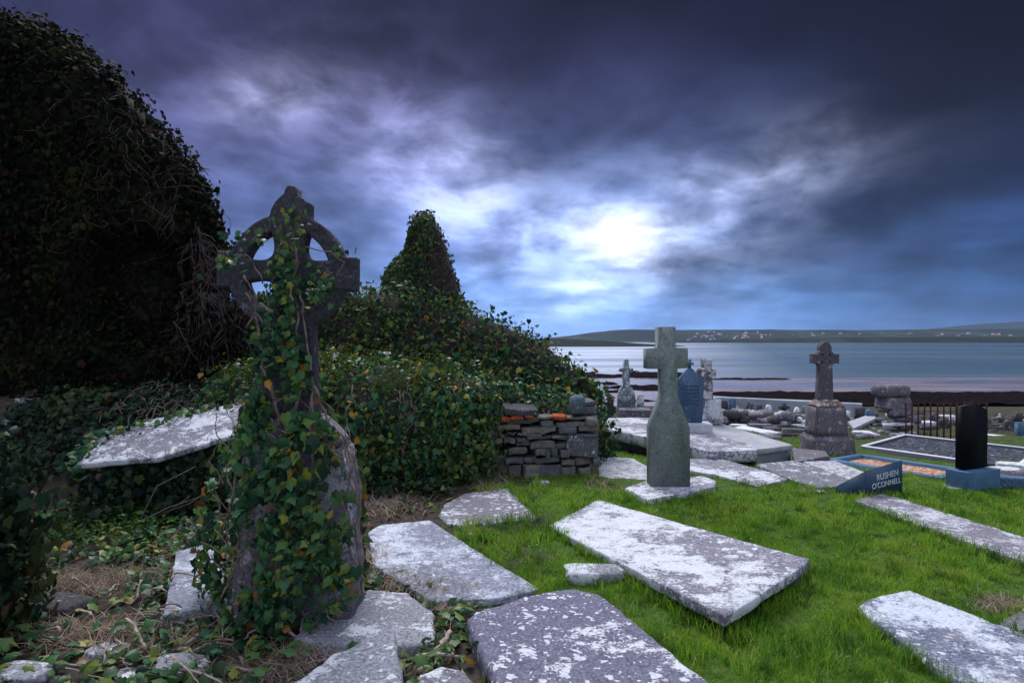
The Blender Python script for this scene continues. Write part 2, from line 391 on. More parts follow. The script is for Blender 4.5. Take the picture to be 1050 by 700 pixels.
# ------------------------------------------------------------------ sampling and leaves
def sample(V, Fc, n, keep=None):
    tris = []
    for f in Fc:
        for k in range(1, len(f) - 1): tris.append((f[0], f[k], f[k + 1]))
    T = np.array(tris); a, b, c = V[T[:, 0]], V[T[:, 1]], V[T[:, 2]]
    N = np.cross(b - a, c - a); A = np.linalg.norm(N, axis=1); N = N / np.maximum(A, 1e-9)[:, None]
    if keep is not None: A = A * keep((a + b + c) / 3, N)
    i = rng.choice(len(T), n, p=A / A.sum()); u = rng.random((n, 1)); w = rng.random((n, 1))
    fl = (u + w) > 1; u = np.where(fl, 1 - u, u); w = np.where(fl, 1 - w, w)
    return a[i] + u * (b[i] - a[i]) + w * (c[i] - a[i]), N[i]
_h = [(0, .02), (.14, -.12), (.33, -.10), (.42, .04), (.43, .17), (.56, .36), (.36, .48), (.23, .66), (.11, .84), (0, 1.0)]
LEAF_V = np.array([(0, .28, .05)] + [(x, y, -.07 * abs(x) * 3 - (.10 if y > .7 else 0)) for x, y in _h] + [(-x, y, -.07 * abs(x) * 3 - (.10 if y > .7 else 0)) for x, y in _h[-2:0:-1]])
LEAF_F = np.array([(0, k, k % (len(LEAF_V) - 1) + 1) for k in range(1, len(LEAF_V))])
SMALL_V = np.array([(0, 0, 0), (.34, .12, -.06), (.25, .5, -.03), (0, 1, -.1), (-.25, .5, -.03), (-.34, .12, -.06), (0, .35, .05)])
SMALL_F = np.array([(6, 0, 1), (6, 1, 2), (6, 2, 3), (6, 3, 4), (6, 4, 5), (6, 5, 0)])
def leaf_geo(pts, nrm, size, tmpl='big', droop=.9, jn=.55, lift=.02, spread=.03):
    n = len(pts); LV, LF = (LEAF_V, LEAF_F) if tmpl == 'big' else (SMALL_V, SMALL_F)
    N = nrm + rng.normal(0, jn, (n, 3)); N /= np.linalg.norm(N, axis=1, keepdims=True)
    T = np.array([0, 0, -droop]) + rng.normal(0, .5, (n, 3))
    T = T - N * (T * N).sum(1, keepdims=True); T /= np.maximum(np.linalg.norm(T, axis=1, keepdims=True), 1e-6)
    B = np.cross(N, T)
    s = size[0] + (size[1] - size[0]) * rng.random((n, 1, 1)) ** 1.4
    P0 = pts + nrm * (lift + np.abs(rng.normal(0, spread, (n, 1))))
    wx = (.55 + .55 * rng.random((n, 1, 1)))
    L = LV[None]
    V = P0[:, None, :] + s * (L[..., 0:1] * wx * B[:, None] + (L[..., 1:2] - .3) * T[:, None] + L[..., 2:3] * (.3 + 1.6 * rng.random((n, 1, 1))) * N[:, None])
    k = len(LV)
    return V.reshape(-1, 3), (LF[None] + (np.arange(n) * k)[:, None, None]).reshape(-1, 3)
def cat_tri(parts):
    V, T, n = [], [], 0
    for v, t in parts: V.append(v); T.append(t + n); n += len(v)
    return np.concatenate(V), np.concatenate(T)
def vines(V, Fc, starts, length, r0, out=.03, step=.09, wander=.5, dirn=(0, 0, -1), n=5):
    """woody stems that wander over a surface"""
    bvh = BVHTree.FromPolygons([Vector(v) for v in V], Fc); mb = MB()
    for s in starts:
        p = Vector(s); d = Vector(dirn) + Vector(rng.normal(0, .35, 3)); d.normalize(); pts = []
        L = length * (.5 + random.random()); k = int(L / step)
        for i in range(k):
            loc, nr, _, _ = bvh.find_nearest(p)
            if loc is None: break
            pts.append(loc + nr * (out * (.6 + .8 * random.random())))
            d = (d + Vector(rng.normal(0, wander * .5, 3)) + Vector(dirn) * .08).normalized()
            p = loc + d * step
        if len(pts) > 3:
            r = r0 * (.5 + random.random()); mb.add(*tube(pts, [r * (1 - .55 * i / len(pts)) for i in range(len(pts))], n))
    return mb.get()

# ------------------------------------------------------------------ camera, sun, sky
cam = bpy.data.cameras.new('camera'); camo = bpy.data.objects.new('camera', cam); col.objects.link(camo)
camo.location = (0, 0, CAM_H); camo.rotation_euler = (R(90) - math.atan((350 - HZ) / F), 0, 0)
cam.sensor_width = 36; cam.lens = F / 1050 * 36; cam.clip_start = .05; cam.clip_end = 20000
scene.camera = camo
scene.view_settings.view_transform = 'Standard'; scene.view_settings.look = 'None'
scene.view_settings.gamma = 1; scene.view_settings.use_curve_mapping = False
scene.view_settings.exposure = EXPOSURE
scene.render.engine = 'CYCLES'
scene.cycles.use_denoising = True
scene.cycles.max_bounces = 5; scene.cycles.diffuse_bounces = 3; scene.cycles.glossy_bounces = 2
SUN_EL, SUN_AZ = R(56), R(-15)     # azimuth measured from +Y towards +X
sun = bpy.data.lights.new('sun', 'SUN'); suno = bpy.data.objects.new('sun', sun); col.objects.link(suno)
sun.energy = SUN_E; sun.angle = R(28); sun.color = (1.0, .985, .98)
sd = Vector((math.sin(SUN_AZ) * math.cos(SUN_EL), math.cos(SUN_AZ) * math.cos(SUN_EL), math.sin(SUN_EL)))
suno.rotation_euler = (-sd).to_track_quat('-Z', 'Y').to_euler(); suno.location = (0, 0, 30)

def lin(r, g, b): return tuple(((c / 255 + .055) / 1.055) ** 2.4 if c > 10 else c / 255 / 12.92 for c in (r, g, b))
def pdir(px, py): return Vector(((px - 525) / F, 1, -(py - HZ) / F)).normalized()
w = bpy.data.worlds.new('World'); scene.world = w; w.use_nodes = True
nt = w.node_tree; nt.nodes.clear()
tc = nd(nt, 'ShaderNodeTexCoord'); D = tc.outputs['Generated']
nrm = nd(nt, 'ShaderNodeVectorMath', {0: D}, operation='NORMALIZE').outputs[0]
sx = nd(nt, 'ShaderNodeSeparateXYZ', {0: nrm}); X, Y, Z = sx.outputs
zc = math_(nt, 'MAXIMUM', Z, 0.0)
den = math_(nt, 'ADD', zc, .16)
yq = math_(nt, 'DIVIDE', Y, den)
pv = nd(nt, 'ShaderNodeCombineXYZ', {0: math_(nt, 'SUBTRACT', math_(nt, 'DIVIDE', X, den), math_(nt, 'MULTIPLY', yq, .15)), 1: yq, 2: 0.0}).outputs[0]
def vmul(v, s): return nd(nt, 'ShaderNodeVectorMath', {0: v, 1: s}, operation='MULTIPLY').outputs[0]
def vadd(v, s): return nd(nt, 'ShaderNodeVectorMath', {0: v, 1: s}, operation='ADD').outputs[0]
cl1 = noise(nt, vadd(vmul(pv, (1.0, .95, 1)), (3.1, 1.7, 0)), 1.55, 8, .54, .30)
cl2 = noise(nt, vadd(vmul(pv, (1.15, .80, 1)), (7.3, 2.2, 0)), 2.7, 8, .55, .25)
cl3 = noise(nt, vmul(nrm, (2.2, 2.2, 9.0)), 2.4, 5, .5, .6)
grad = ramp(nt, Z, [(0, lin(112, 150, 208)), (.05, lin(94, 130, 184)), (.14, lin(78, 104, 158)), (.24, lin(64, 80, 122)), (.32, lin(48, 54, 88)),
                    (.40, lin(38, 40, 72)), (.48, lin(28, 29, 56)), (.53, lin(36, 36, 66)), (.72, (ZEN * .84, ZEN * .92, ZEN * 1.22)), (1, (ZEN * .88, ZEN * .95, ZEN * 1.22))])
# darker to the right of the view, and behind the ruin
az = math_(nt, 'DIVIDE', X, math_(nt, 'MAXIMUM', math_(nt, 'SQRT', math_(nt, 'SUBTRACT', 1, math_(nt, 'MULTIPLY', Z, Z))), .05))
azd = ramp(nt, math_(nt, 'ADD', math_(nt, 'MULTIPLY', az, .5), .5), [(.14, (.78, .72, .80)), (.32, (1, .98, 1.0)), (.6, (1, 1, 1)), (.72, (.62, .75, .82)), (.82, (.30, .46, .58)), (.95, (.25, .38, .5))])
azd = mix(nt, ramp(nt, Z, [(.5, gray(0)), (.65, gray(1))]), azd, (1, 1, 1))
sky = mix(nt, 1.0, grad, azd, 'MULTIPLY')
def lobe(px, py, wx, wy, slant=0):
    """soft patch of cloud round a direction; widths in degrees"""
    c = pdir(px, py); h = Vector((c.y, -c.x, 0)).normalized(); v = h.cross(c).normalized()
    if slant: h, v = h * math.cos(slant) + v * math.sin(slant), v * math.cos(slant) - h * math.sin(slant)
    a = nd(nt, 'ShaderNodeVectorMath', {0: nrm, 1: h}, operation='DOT_PRODUCT').outputs['Value']
    b = nd(nt, 'ShaderNodeVectorMath', {0: nrm, 1: v}, operation='DOT_PRODUCT').outputs['Value']
    f = nd(nt, 'ShaderNodeVectorMath', {0: nrm, 1: c}, operation='DOT_PRODUCT').outputs['Value']
    b = math_(nt, 'SUBTRACT', b, 0.0)
    q = math_(nt, 'ADD', math_(nt, 'POWER', math_(nt, 'ABSOLUTE', math_(nt, 'DIVIDE', a, R(wx))), 2), math_(nt, 'POWER', math_(nt, 'ABSOLUTE', math_(nt, 'DIVIDE', b, R(wy))), 2))
    e = math_(nt, 'EXPONENT', math_(nt, 'MULTIPLY', q, -1.0))
    return math_(nt, 'MULTIPLY', e, math_(nt, 'GREATER_THAN', f, 0.0))
# cloud shading: dark bellies and paler gaps
iso = noise(nt, vmul(nrm, (1.0, 1.0, 1.7)), 5.2, 7, .52, .35)
iso2 = noise(nt, vadd(vmul(nrm, (1.0, 1.0, 1.9)), (5.0, 2.0, 1.0)), 8.5, 7, .52, .3)
cl1 = math_(nt, 'ADD', math_(nt, 'MULTIPLY', cl1, .45), math_(nt, 'MULTIPLY', iso, .55)); cl2 = math_(nt, 'ADD', math_(nt, 'MULTIPLY', cl2, .45), math_(nt, 'MULTIPLY', iso2, .55))
cl0 = noise(nt, vadd(vmul(pv, (1.0, .9, 1)), (1.4, 5.2, 0)), .75, 4, .5, .3)
belly = ramp(nt, cl1, [(.37, gray(.50)), (.47, gray(.82)), (.54, gray(1.15)), (.64, gray(1.7))])
band = ramp(nt, cl3, [(.36, gray(.72)), (.5, gray(1.0)), (.64, gray(1.32))])
belly = mix(nt, 1.0, belly, ramp(nt, cl0, [(.36, gray(.62)), (.5, gray(.98)), (.62, gray(1.35))]), 'MULTIPLY')
lowm = ramp(nt, Z, [(.02, gray(0)), (.12, gray(1)), (.5, gray(1)), (.62, gray(0))])
sky = mix(nt, lowm, sky, mix(nt, 1.0, sky, belly, 'MULTIPLY'))
sky = mix(nt, ramp(nt, Z, [(.0, gray(.9)), (.2, gray(.5)), (.4, gray(0))]), sky, mix(nt, 1.0, sky, band, 'MULTIPLY'))
wisp = ramp(nt, cl2, [(.38, gray(.15)), (.48, gray(.55)), (.54, gray(.95)), (.63, gray(1.4))])
for (px, py, wx, wy, sl, c, k, usew) in [
        (632, 246, 3.0, 1.7, -.15, lin(255, 250, 236), .75, .3), (642, 242, 4.2, 2.4, -.2, lin(235, 238, 245), .70, 1),
        (640, 250, 11, 5.0, 0, lin(165, 180, 215), .50, 1),
        (560, 240, 14, 6, 0, lin(122, 142, 188), .50, 1),
        (790, 180, 8.0, 3.0, .28, lin(190, 198, 232), .95, 1),
        (470, 190, 7.0, 4.4, -.6, lin(176, 182, 222), .85, 1),
        (415, 150, 4, 9, .0, lin(120, 118, 170), .35, 1),
        (292, 92, 4.6, 2.3, .35, lin(178, 182, 220), .85, 1),
        (285, 100, 12, 7, .2, lin(104, 104, 156), .42, 1),
        (150, 120, 13, 9, -.6, lin(95, 94, 146), .26, .8), (300, 240, 15, 7, 0, lin(76, 94, 132), .26, 1), (720, 215, 16, 6, .15, lin(100, 120, 168), .42, 1), (560, 130, 18, 5, 0, lin(74, 80, 122), .30, 1),
        (620, 320, 26, 3.0, 0, lin(120, 150, 205), .22, .8),
        (598, 292, 3, .8, 0, lin(215, 222, 245), .35, .9), (575, 318, 4, .7, .1, lin(205, 215, 240), .30, .9),
        (700, 262, 9, 1.1, .1, lin(180, 195, 232), .25, 1), (660, 298, 10, .8, .05, lin(170, 190, 230), .2, 1)]:
    f = lobe(px, py, wx, wy, sl)
    wf = mix(nt, usew, gray(1), wisp)
    f = math_(nt, 'MULTIPLY', f, k)
    add = mix(nt, 1.0, mix(nt, 1.0, gray(0), c, 'ADD'), wf, 'MULTIPLY')
    n_ = nt.nodes.new('ShaderNodeMix'); n_.data_type = 'RGBA'; n_.blend_type = 'ADD'; n_.clamp_result = False
    nt.links.new(f, n_.inputs[0]); nt.links.new(sky, n_.inputs[6]); nt.links.new(add, n_.inputs[7]); sky = n_.outputs[2]
# heavy dark cloud in some directions; the corner patches copy lens vignette darkening
for (px, py, wx, wy, sl, k) in [(620, 30, 30, 7, 0, .22), (1060, 10, 22, 19, 0, .92), (430, 60, 12, 5, -.2, .4), (880, 130, 14, 5, .3, .35), (340, 25, 14, 4.5, .2, .55), (600, 150, 9, 2.2, .3, .40), (360, 250, 6, 1.6, .1, .35), (900, 215, 12, 2.0, .2, .4), (740, 262, 9, 1.4, .1, .3), (230, 160, 8, 2.2, -.3, .3), (0, 0, 9, 8, 0, .6), (960, 260, 13, 7, .1, .25), (560, 205, 5, 1.6, .3, .3), (450, 262, 8, 2, .0, .25)]:
    sky = mix(nt, math_(nt, 'MULTIPLY', lobe(px, py, wx, wy, sl), k), sky, lin(10, 10, 24))
# unseen sky behind the viewer, brightened as added fill for front faces
sky = mix(nt, math_(nt, 'MULTIPLY', ramp(nt, math_(nt, 'MULTIPLY', Y, -1.0), [(.15, gray(0)), (.6, gray(1))]), ramp(nt, Z, [(0, gray(1)), (.5, gray(1)), (.8, gray(0))])), sky, (BACK * .9, BACK, BACK * 1.22))
nis = nd(nt, 'ShaderNodeTexSky', sky_type='NISHITA', sun_disc=False, sun_elevation=SUN_EL, sun_rotation=SUN_AZ)
tot = mix(nt, 1.0, vmul(sky, (10, 10, 10)), vmul(nis.outputs[0], (NISH, NISH, NISH)), 'ADD')
# below the horizon: dim ground-coloured light
tot = mix(nt, ramp(nt, math_(nt, 'ADD', Z, .5), [(.485, gray(0)), (.5, gray(1))]), (.6, .7, .9), tot)
bg = nd(nt, 'ShaderNodeBackground', {'Strength': .1, 'Color': tot})
nd(nt, 'ShaderNodeOutputWorld', {0: bg.outputs[0]})

# ------------------------------------------------------------------ ground, sea, reef, hills
def grid(xs, ys, zf):
    Xg, Yg = np.meshgrid(xs, ys); Zg = zf(Xg, Yg); nx, ny = len(xs), len(ys)
    V = np.stack([Xg, Yg, Zg], -1).reshape(-1, 3)
    i = np.arange(nx * ny).reshape(ny, nx)
    return V, np.stack([i[:-1, :-1], i[:-1, 1:], i[1:, 1:], i[1:, :-1]], -1).reshape(-1, 4)
m, nt = newmat('ground'); tc = nd(nt, 'ShaderNodeTexCoord'); v = tc.outputs['Object']
sp = nd(nt, 'ShaderNodeSeparateXYZ', {0: v}); yy = sp.outputs[1]
n1 = noise(nt, v, 1.6, 6, .6); n3 = noise(nt, v, 22, 5, .65)
near = ramp(nt, math_(nt, 'ADD', math_(nt, 'MULTIPLY', n1, .5), math_(nt, 'MULTIPLY', n3, .5)), [(.34, (.018, .016, .013)), (.48, (.045, .036, .03)), (.6, (.07, .06, .045)), (.72, (.16, .13, .11))])
grs = ramp(nt, n3, [(.3, (.03, .06, .01)), (.6, (.07, .13, .02)), (.75, (.12, .13, .04))])
near = mix(nt, ramp(nt, math_(nt, 'ADD', sp.outputs[0], math_(nt, 'MULTIPLY', n1, 1.2)), [(.75, gray(0)), (1.35, gray(1))]), near, grs)
verge = ramp(nt, n1, [(.3, (.02, .022, .014)), (.5, (.045, .048, .024)), (.62, (.075, .062, .045)), (.72, (.13, .12, .115))])
v4 = nd(nt, 'ShaderNodeVectorMath', {0: v, 1: (.35, 1.0, 1)}, operation='MULTIPLY').outputs[0]
sand = ramp(nt, noise(nt, v4, .18, 5, .6), [(.35, (.13, .11, .14)), (.6, (.24, .20, .23))])
f1 = ramp(nt, math_(nt, 'ADD', math_(nt, 'DIVIDE', yy, 100), math_(nt, 'MULTIPLY', math_(nt, 'SUBTRACT', n1, .5), .06)), [(.085, gray(0)), (.13, gray(1))]); f2 = ramp(nt, math_(nt, 'DIVIDE', yy, 100), [(.66, gray(0)), (.74, gray(1))])
c = mix(nt, f2, mix(nt, f1, near, verge), sand)
pr = finish(nt, c, .95, n3, .6, .03, .2)
wet = ramp(nt, noise(nt, v4, .11, 4, .5), [(.40, gray(.10)), (.62, gray(.38))])
rg = mix(nt, f2, gray(.95), wet); nt.links.new(rg, pr.inputs['Roughness'])
nt.links.new(mix(nt, f2, gray(.2), gray(.8)), pr.inputs['Specular IOR Level'])
M['ground'] = m
xs = np.concatenate([-np.geomspace(9, 3500, 26)[::-1], np.linspace(-8.8, 10, 190), np.geomspace(10.2, 3500, 34)])
ys = np.concatenate([np.linspace(-30, 1.2, 10), np.linspace(1.4, 14, 170), np.linspace(14.3, 40, 60), np.linspace(41, 300, 110)])
V, Fc = grid(xs, ys, gz); mk('ground', V, Fc, M['ground'], smooth=True, kind='structure', at=(0, 0, 0))

m, nt = newmat('sea'); tc = nd(nt, 'ShaderNodeTexCoord')
vv = nd(nt, 'ShaderNodeVectorMath', {0: tc.outputs['Object'], 1: (.12, 1.0, 1)}, operation='MULTIPLY').outputs[0]
b1 = noise(nt, vv, .11, 4, .5); b2 = noise(nt, vv, .02, 3, .5)
p = finish(nt, ramp(nt, b2, [(.35, (.035, .075, .105)), (.65, (.07, .12, .155))]), .16, math_(nt, 'ADD', b1, b2), .25, .25, .5)
sx_s = nd(nt, 'ShaderNodeSeparateXYZ', {0: tc.outputs['Object']})
lin_ = math_(nt, 'SUBTRACT', math_(nt, 'ADD', math_(nt, 'MULTIPLY', sx_s.outputs[1], .36), 20.0), sx_s.outputs[0])
fo = math_(nt, 'MULTIPLY', ramp(nt, math_(nt, 'DIVIDE', lin_, 200.0), [(0, gray(0)), (.5, gray(1))]), ramp(nt, math_(nt, 'DIVIDE', sx_s.outputs[1], 1000.0), [(.17, gray(1)), (.45, gray(.8)), (.9, gray(.5))]))
vf = nd(nt, 'ShaderNodeVectorMath', {0: tc.outputs['Object'], 1: (.16, 1.0, 1)}, operation='MULTIPLY').outputs[0]
fn = ramp(nt, noise(nt, vf, .022, 5, .55), [(.36, gray(.10)), (.56, gray(1))])
c_ = mix(nt, math_(nt, 'MULTIPLY', fo, fn), ramp(nt, b2, [(.35, (.035, .075, .105)), (.65, (.07, .12, .155))]), (.70, .72, .80))
nt.links.new(c_, p.inputs['Base Color'])
rr = ramp(nt, b2, [(.35, gray(.20)), (.65, gray(.40))]); nt.links.new(rr, p.inputs['Roughness'])
M['sea'] = m
V, Fc = grid(np.array([-3500, -800, -100, 100, 800, 3500.]), np.array([118, 200, 400, 900, 2000, 5200.]), lambda x, y: x * 0 - 7.0)
mk('sea', V, Fc, M['sea'], kind='structure', at=(0, 0, -7))
# foam-smoothed breakers: pale streaks of long-exposure surf, lying on the water
m, nt = newmat('reef'); v = objvec(nt); n1 = noise(nt, v, .6, 6, .65); n3 = noise(nt, v, 3, 4, .6)
finish(nt, ramp(nt, n1, [(.35, (.004, .003, .004)), (.55, (.011, .007, .008)), (.7, (.020, .013, .013))]), 1.0, n3, .8, .2, .03); M['reef'] = m
def reef_h(x, y):
    px = 525 + F * x / y; row = HZ + 8.55 * F / y
    nn = n2(x * .25, y, .16, 41, 4); nf = n2(x, y, .45, 43, 4)
    a = sstep(700, 735, px + 25 * nn) * sstep(402.5, 405.5, row - 1.5 * nn - .8 * nf)                 # weed-dark boulder strip
    b = sstep(715, 735, px) * sstep(860, 790, px) * sstep(386.2, 387.2, row) * sstep(390.6, 389.2, row)
    cc = sstep(745, 690, px) * sstep(374.5, 379, row + 3 * nn) * (.30 + 1.0 * sstep(-.10, .10, n2(x * .6, y, .10, 47, 3) + .25 * sstep(384, 379, row)))
    k = np.maximum(np.maximum(a * 1.0, b * .8), cc)
    base = np.interp(y, GY, GZ)
    return base - .45 + k * (.66 + .30 * nf + .28 * n2(x, y, 1.1, 44, 3)) + .1 * nn
V, Fc = grid(np.linspace(-30, 175, 270), np.concatenate([np.linspace(66, 110, 120), np.linspace(110.7, 205, 110)]), reef_h)
mk('rocky_shore', V, Fc, M['reef'], kind='structure')

def hillmat(name, a, b, cc):
    m, nt = newmat(name); tc = nd(nt, 'ShaderNodeTexCoord')
    vv = nd(nt, 'ShaderNodeVectorMath', {0: tc.outputs['Object'], 1: (1, .35, 2.0)}, operation='MULTIPLY').outputs[0]
    vo = nd(nt, 'ShaderNodeTexVoronoi', {'Scale': .012}); nt.links.new(vv, vo.inputs['Vector'])
    s = nd(nt, 'ShaderNodeSeparateColor'); nt.links.new(vo.outputs['Color'], s.inputs[0])
    n = noise(nt, vv, .03, 5, .6)
    finish(nt, mix(nt, ramp(nt, n, [(.4, gray(.2)), (.6, gray(.9))]), ramp(nt, s.outputs[0], [(0, a), (.5, b), (1, cc)], 'LINEAR'), a), 1, None, spec=.1); return m
M['hill'] = hillmat('hill_fields', (.030, .042, .045), (.045, .065, .055), (.075, .095, .075))
M['dune'] = hillmat('dark_headland', (.018, .024, .02), (.03, .038, .028), (.05, .055, .035))
def hill(name, prof, d0, depth, mat, seed, base=-7.2, amp=.06):
    """ridge whose skyline follows prof [(photo x, photo row)] seen at distance d0+depth*.6"""
    dr = d0 + depth * .6; ax = [ (p[0] - 525) * dr / F for p in prof]; az_ = [CAM_H - (p[1] - HZ) * dr / F for p in prof]
    xs = np.linspace(ax[0], ax[-1], 160); ys = np.linspace(0, 1, 22)
    Xg, Tg = np.meshgrid(xs, ys)
    top = np.interp(Xg, ax, az_); prof_t = np.where(Tg < .6, sstep(0, .6, Tg) ** .8, 1 - .5 * sstep(.6, 1, Tg))
    Zg = base + (top - base) * prof_t * (1 + amp * n2(Xg, Tg * depth, 6 / depth, seed, 4) * np.where(Tg < .58, 1, .15))
    Yg = d0 + depth * Tg + 0 * Xg
    sc = 1 + 0 * Tg; Vv = np.stack([Xg * (Yg / dr) * .4 + Xg * .6, Yg, Zg], -1).reshape(-1, 3)
    i = np.arange(Vv.shape[0]).reshape(len(ys), len(xs))
    Ff = np.stack([i[:-1, :-1], i[:-1, 1:], i[1:, 1:], i[1:, :-1]], -1).reshape(-1, 4)
    mk(name, Vv, Ff, mat, smooth=True, kind='structure')
    return BVHTree.FromPolygons([Vector(q) for q in Vv], Ff.tolist())
hill('far_hill', [(880, 344), (930, 340), (965, 336), (1000, 332.5), (1050, 329), (1120, 325), (1250, 327), (1400, 338)], 3300, 1400, M['hill'], 61)
hb = hill('fields_hill', [(470, 349), (545, 348), (585, 344), (605, 341), (628, 338.6), (650, 337.6), (700, 338.2), (790, 338), (880, 338.5), (960, 337.5), (1060, 337), (1250, 335), (1600, 338)], 1450, 900, M['hill'], 62)
hill('headland', [(360, 349), (520, 348), (548, 347.2), (575, 347.0), (600, 348.2), (630, 350.3), (660, 352.3), (690, 353.6)], 640, 260, M['dune'], 63)
hill('far_shore', [(640, 352.5), (680, 350.3), (760, 347.5), (820, 346.2), (900, 345.6), (1000, 345.4), (1100, 345), (1500, 345)], 1250, 190, M['dune'], 64)

# village across the bay
M['house'] = plain('pale_house_render', (.34, .33, .37), .9, .1, .1)
M['house_grey'] = plain('grey_house_render', (.15, .15, .19), .9, .1, .1)
def emit(name, c, s):
    m, nt = newmat(name); e = nd(nt, 'ShaderNodeEmission', {'Color': (*c, 1), 'Strength': s}); nd(nt, 'ShaderNodeOutputMaterial', {0: e.outputs[0]}); return m
M['lamp_pink'] = emit('lit_window_warm', (1, .42, .30), .8); M['lamp_white'] = emit('lit_window_cool', (.9, .86, 1), .6); M['lamp_orange'] = emit('lit_window_orange', (1, .38, .10), .9)
def house(px, py, s, k, lit):
    hit = None
    o0 = Vector((0, 0, CAM_H)); d = (P(px, py, 1) - o0).normalized()
    loc = hb.ray_cast(o0, d)[0]
    if loc is None: return
    w_, dp, h = s * (6 + 5 * random.random()), 7, s * (3.2 + 2 * random.random())
    yaw = random.uniform(-.4, .4)
    out = [(-w_ / 2, -3), (w_ / 2, -3), (w_ / 2, h), (w_ / 2 * .98, h), (0, h + 2.2 * s), (-w_ / 2 * .98, h), (-w_ / 2, h)]
    V, Fc = prism(out, dp, loc, yaw, bev=0)
    t = 'with a lit %s window' % ('orange' if lit == 'lamp_orange' else 'pink' if lit == 'lamp_pink' else 'white') if lit else ('in grey render' if k else 'in pale render')
    hs = mk('village_house', V, Fc, M['house_grey' if k else 'house'], label='tiny far house ' + t + ' among the village across the bay', cat='house', group='village houses across the bay ' + t, at=loc)
    if lit:
        wv, wf = box((0, -dp / 2 - .3, h * .62), (2.6 * s, .4, 2.2 * s), 0, bev=0)
        mk('lit_window', rot_z(wv, yaw) + np.array(loc), wf, M[lit], hs)
for k in range(66):
    row = 340.8 + 9.5 * random.random() ** 1.0
    if k < 42: px = random.gauss(722, 20) if k % 3 else random.gauss(768, 14)
    else: px = random.uniform(800, 1040); row = random.uniform(342.2, 345.0)
    if row > 347.5 and px > 745: row -= 3.5
    lit = None
    if k < 42 and k % 3 == 0: lit = random.choice(['lamp_pink', 'lamp_pink', 'lamp_white', 'lamp_orange'])
    if k in (44, 47, 51, 55): lit = 'lamp_orange'
    house(px, row, .78 if k < 42 else .66, k % 2, lit)

# ------------------------------------------------------------------ sea air
m, nt = newmat('sea_air'); pv_ = nd(nt, 'ShaderNodeVolumePrincipled', {'Color': (.42, .60, 1.0, 1), 'Density': .00006})
nd(nt, 'ShaderNodeOutputMaterial', {1: pv_.outputs[0]}); M['air'] = m
V, Fc = box((0, 2900, 72), (17000, 6200, 176), 0, 0); mk('haze', V, Fc, M['air'], kind='stuff')

# ------------------------------------------------------------------ grave slabs lying in the grass
FOOT = []            # footprints kept free of grass
def inside_any(x, y):
    for f in FOOT:
        c = False; j = len(f) - 1
        for i in range(len(f)):
            if (f[i][1] > y) != (f[j][1] > y) and x < (f[j][0] - f[i][0]) * (y - f[i][1]) / (f[j][1] - f[i][1]) + f[i][0]: c = not c
            j = i
        if c: return True
    return False
def slab_px(name, pix, zs, thick, mat, label, cat='grave slab', seed=0, group=None, foot=True, parent=None, **kw):
    if not hasattr(zs, '__len__'): zs = [zs] * len(pix)
    ps = [GZp(px, py, z) for (px, py), z in zip(pix, zs)]
    pts = [(p.x, p.y) for p in ps]
    area = sum(pts[i][0] * pts[(i + 1) % len(pts)][1] - pts[(i + 1) % len(pts)][0] * pts[i][1] for i in range(len(pts)))
    if area < 0: pts = pts[::-1]
    if foot: FOOT.append(pts)
    V, Fc = slab(pts, plane_fit(ps), thick, seed, **kw)
    return mk(name, V, Fc, mat, parent, label=label, cat=cat, group=group)
s1 = slab_px('grave_slab', [(613, 512), (829, 573), (826, 579), (745, 632), (562, 539)], [.06, .15, .15, .145, .055], .07, M['slab_broad'],
        'big pale lichen slab propped up at one corner above the grass', seed=3, jit=.014)
for k, (px, py, s) in enumerate([(800, 594, .17), (775, 606, .14), (812, 601, .1)]):
    p = G(px, py); V, Fc = rock((p.x, p.y + .02, p.z + .03), (s * 1.5, s, s * .75), 30 + k, 2)
    mk('prop_stone', V, Fc, M['grey_stone'], label=['grey stone wedged under the raised corner of the big lichen slab', 'grey stone deeper under the raised edge of the lichen slab', 'small stone poking out beside the raised slab corner'][k], cat='stone')
slab_px('grave_slab', [(478, 634), (486, 627), (556, 606), (588, 603), (612, 607), (632, 622), (735, 706), (800, 770), (560, 790), (512, 712)], .10, .16, M['purple_slab'],
        'dark purple slab with rounded top corner and round white lichen spots', seed=5, jit=.014, bev=.02, top=.009)
slab_px('grave_slab', [(377, 545), (390, 538), (440, 533), (553, 604), (520, 612), (443, 617), (382, 578)], .045, .10, M['slab_soft'], 'bluish white slab lying between the ivy cross and the grass', seed=7, jit=.02)
slab_px('grave_slab', [(455, 517), (475, 506), (522, 500), (537, 516), (552, 531), (500, 536), (460, 537), (450, 530)], .04, .08, M['lichen_slab'], 'short worn slab with a white patch below the ivy wall', seed=9, jit=.035)
slab_px('grave_slab', [(878, 619), (898, 611), (932, 605), (1060, 652), (1150, 690), (1150, 740), (1010, 712), (978, 698)], .06, .1, M['slab_wet'], 'sunken slab with blue white lichen beside the clipped grass', seed=12, jit=.012, bev=.02)
slab_px('grave_slab', [(874, 512), (905, 505), (1060, 553), (1120, 575), (1110, 592), (1050, 576)], .05, .09, M['slab_streak'], 'long narrow slab in the grass in front of the black headstone', seed=14, jit=.015)
slab_px('grave_slab', [(1020, 640), (1052, 622), (1120, 640), (1120, 668), (1060, 658)], .05, .1, M['grey_stone'], 'broken dull stone with dead grass beyond the sunken slab', cat='stone', seed=15, jit=.04)
slab_px('table_tomb_slab', [(78, 478), (100, 448), (160, 430), (278, 405), (262, 441), (160, 466)], [.55, .72, .82, 1.0, .74, .62], .05, M['lichen_slab_heavy'], 'raised white lichen tomb slab sunk in the ivy bank', seed=17, jit=.03, foot=False, step=.04)
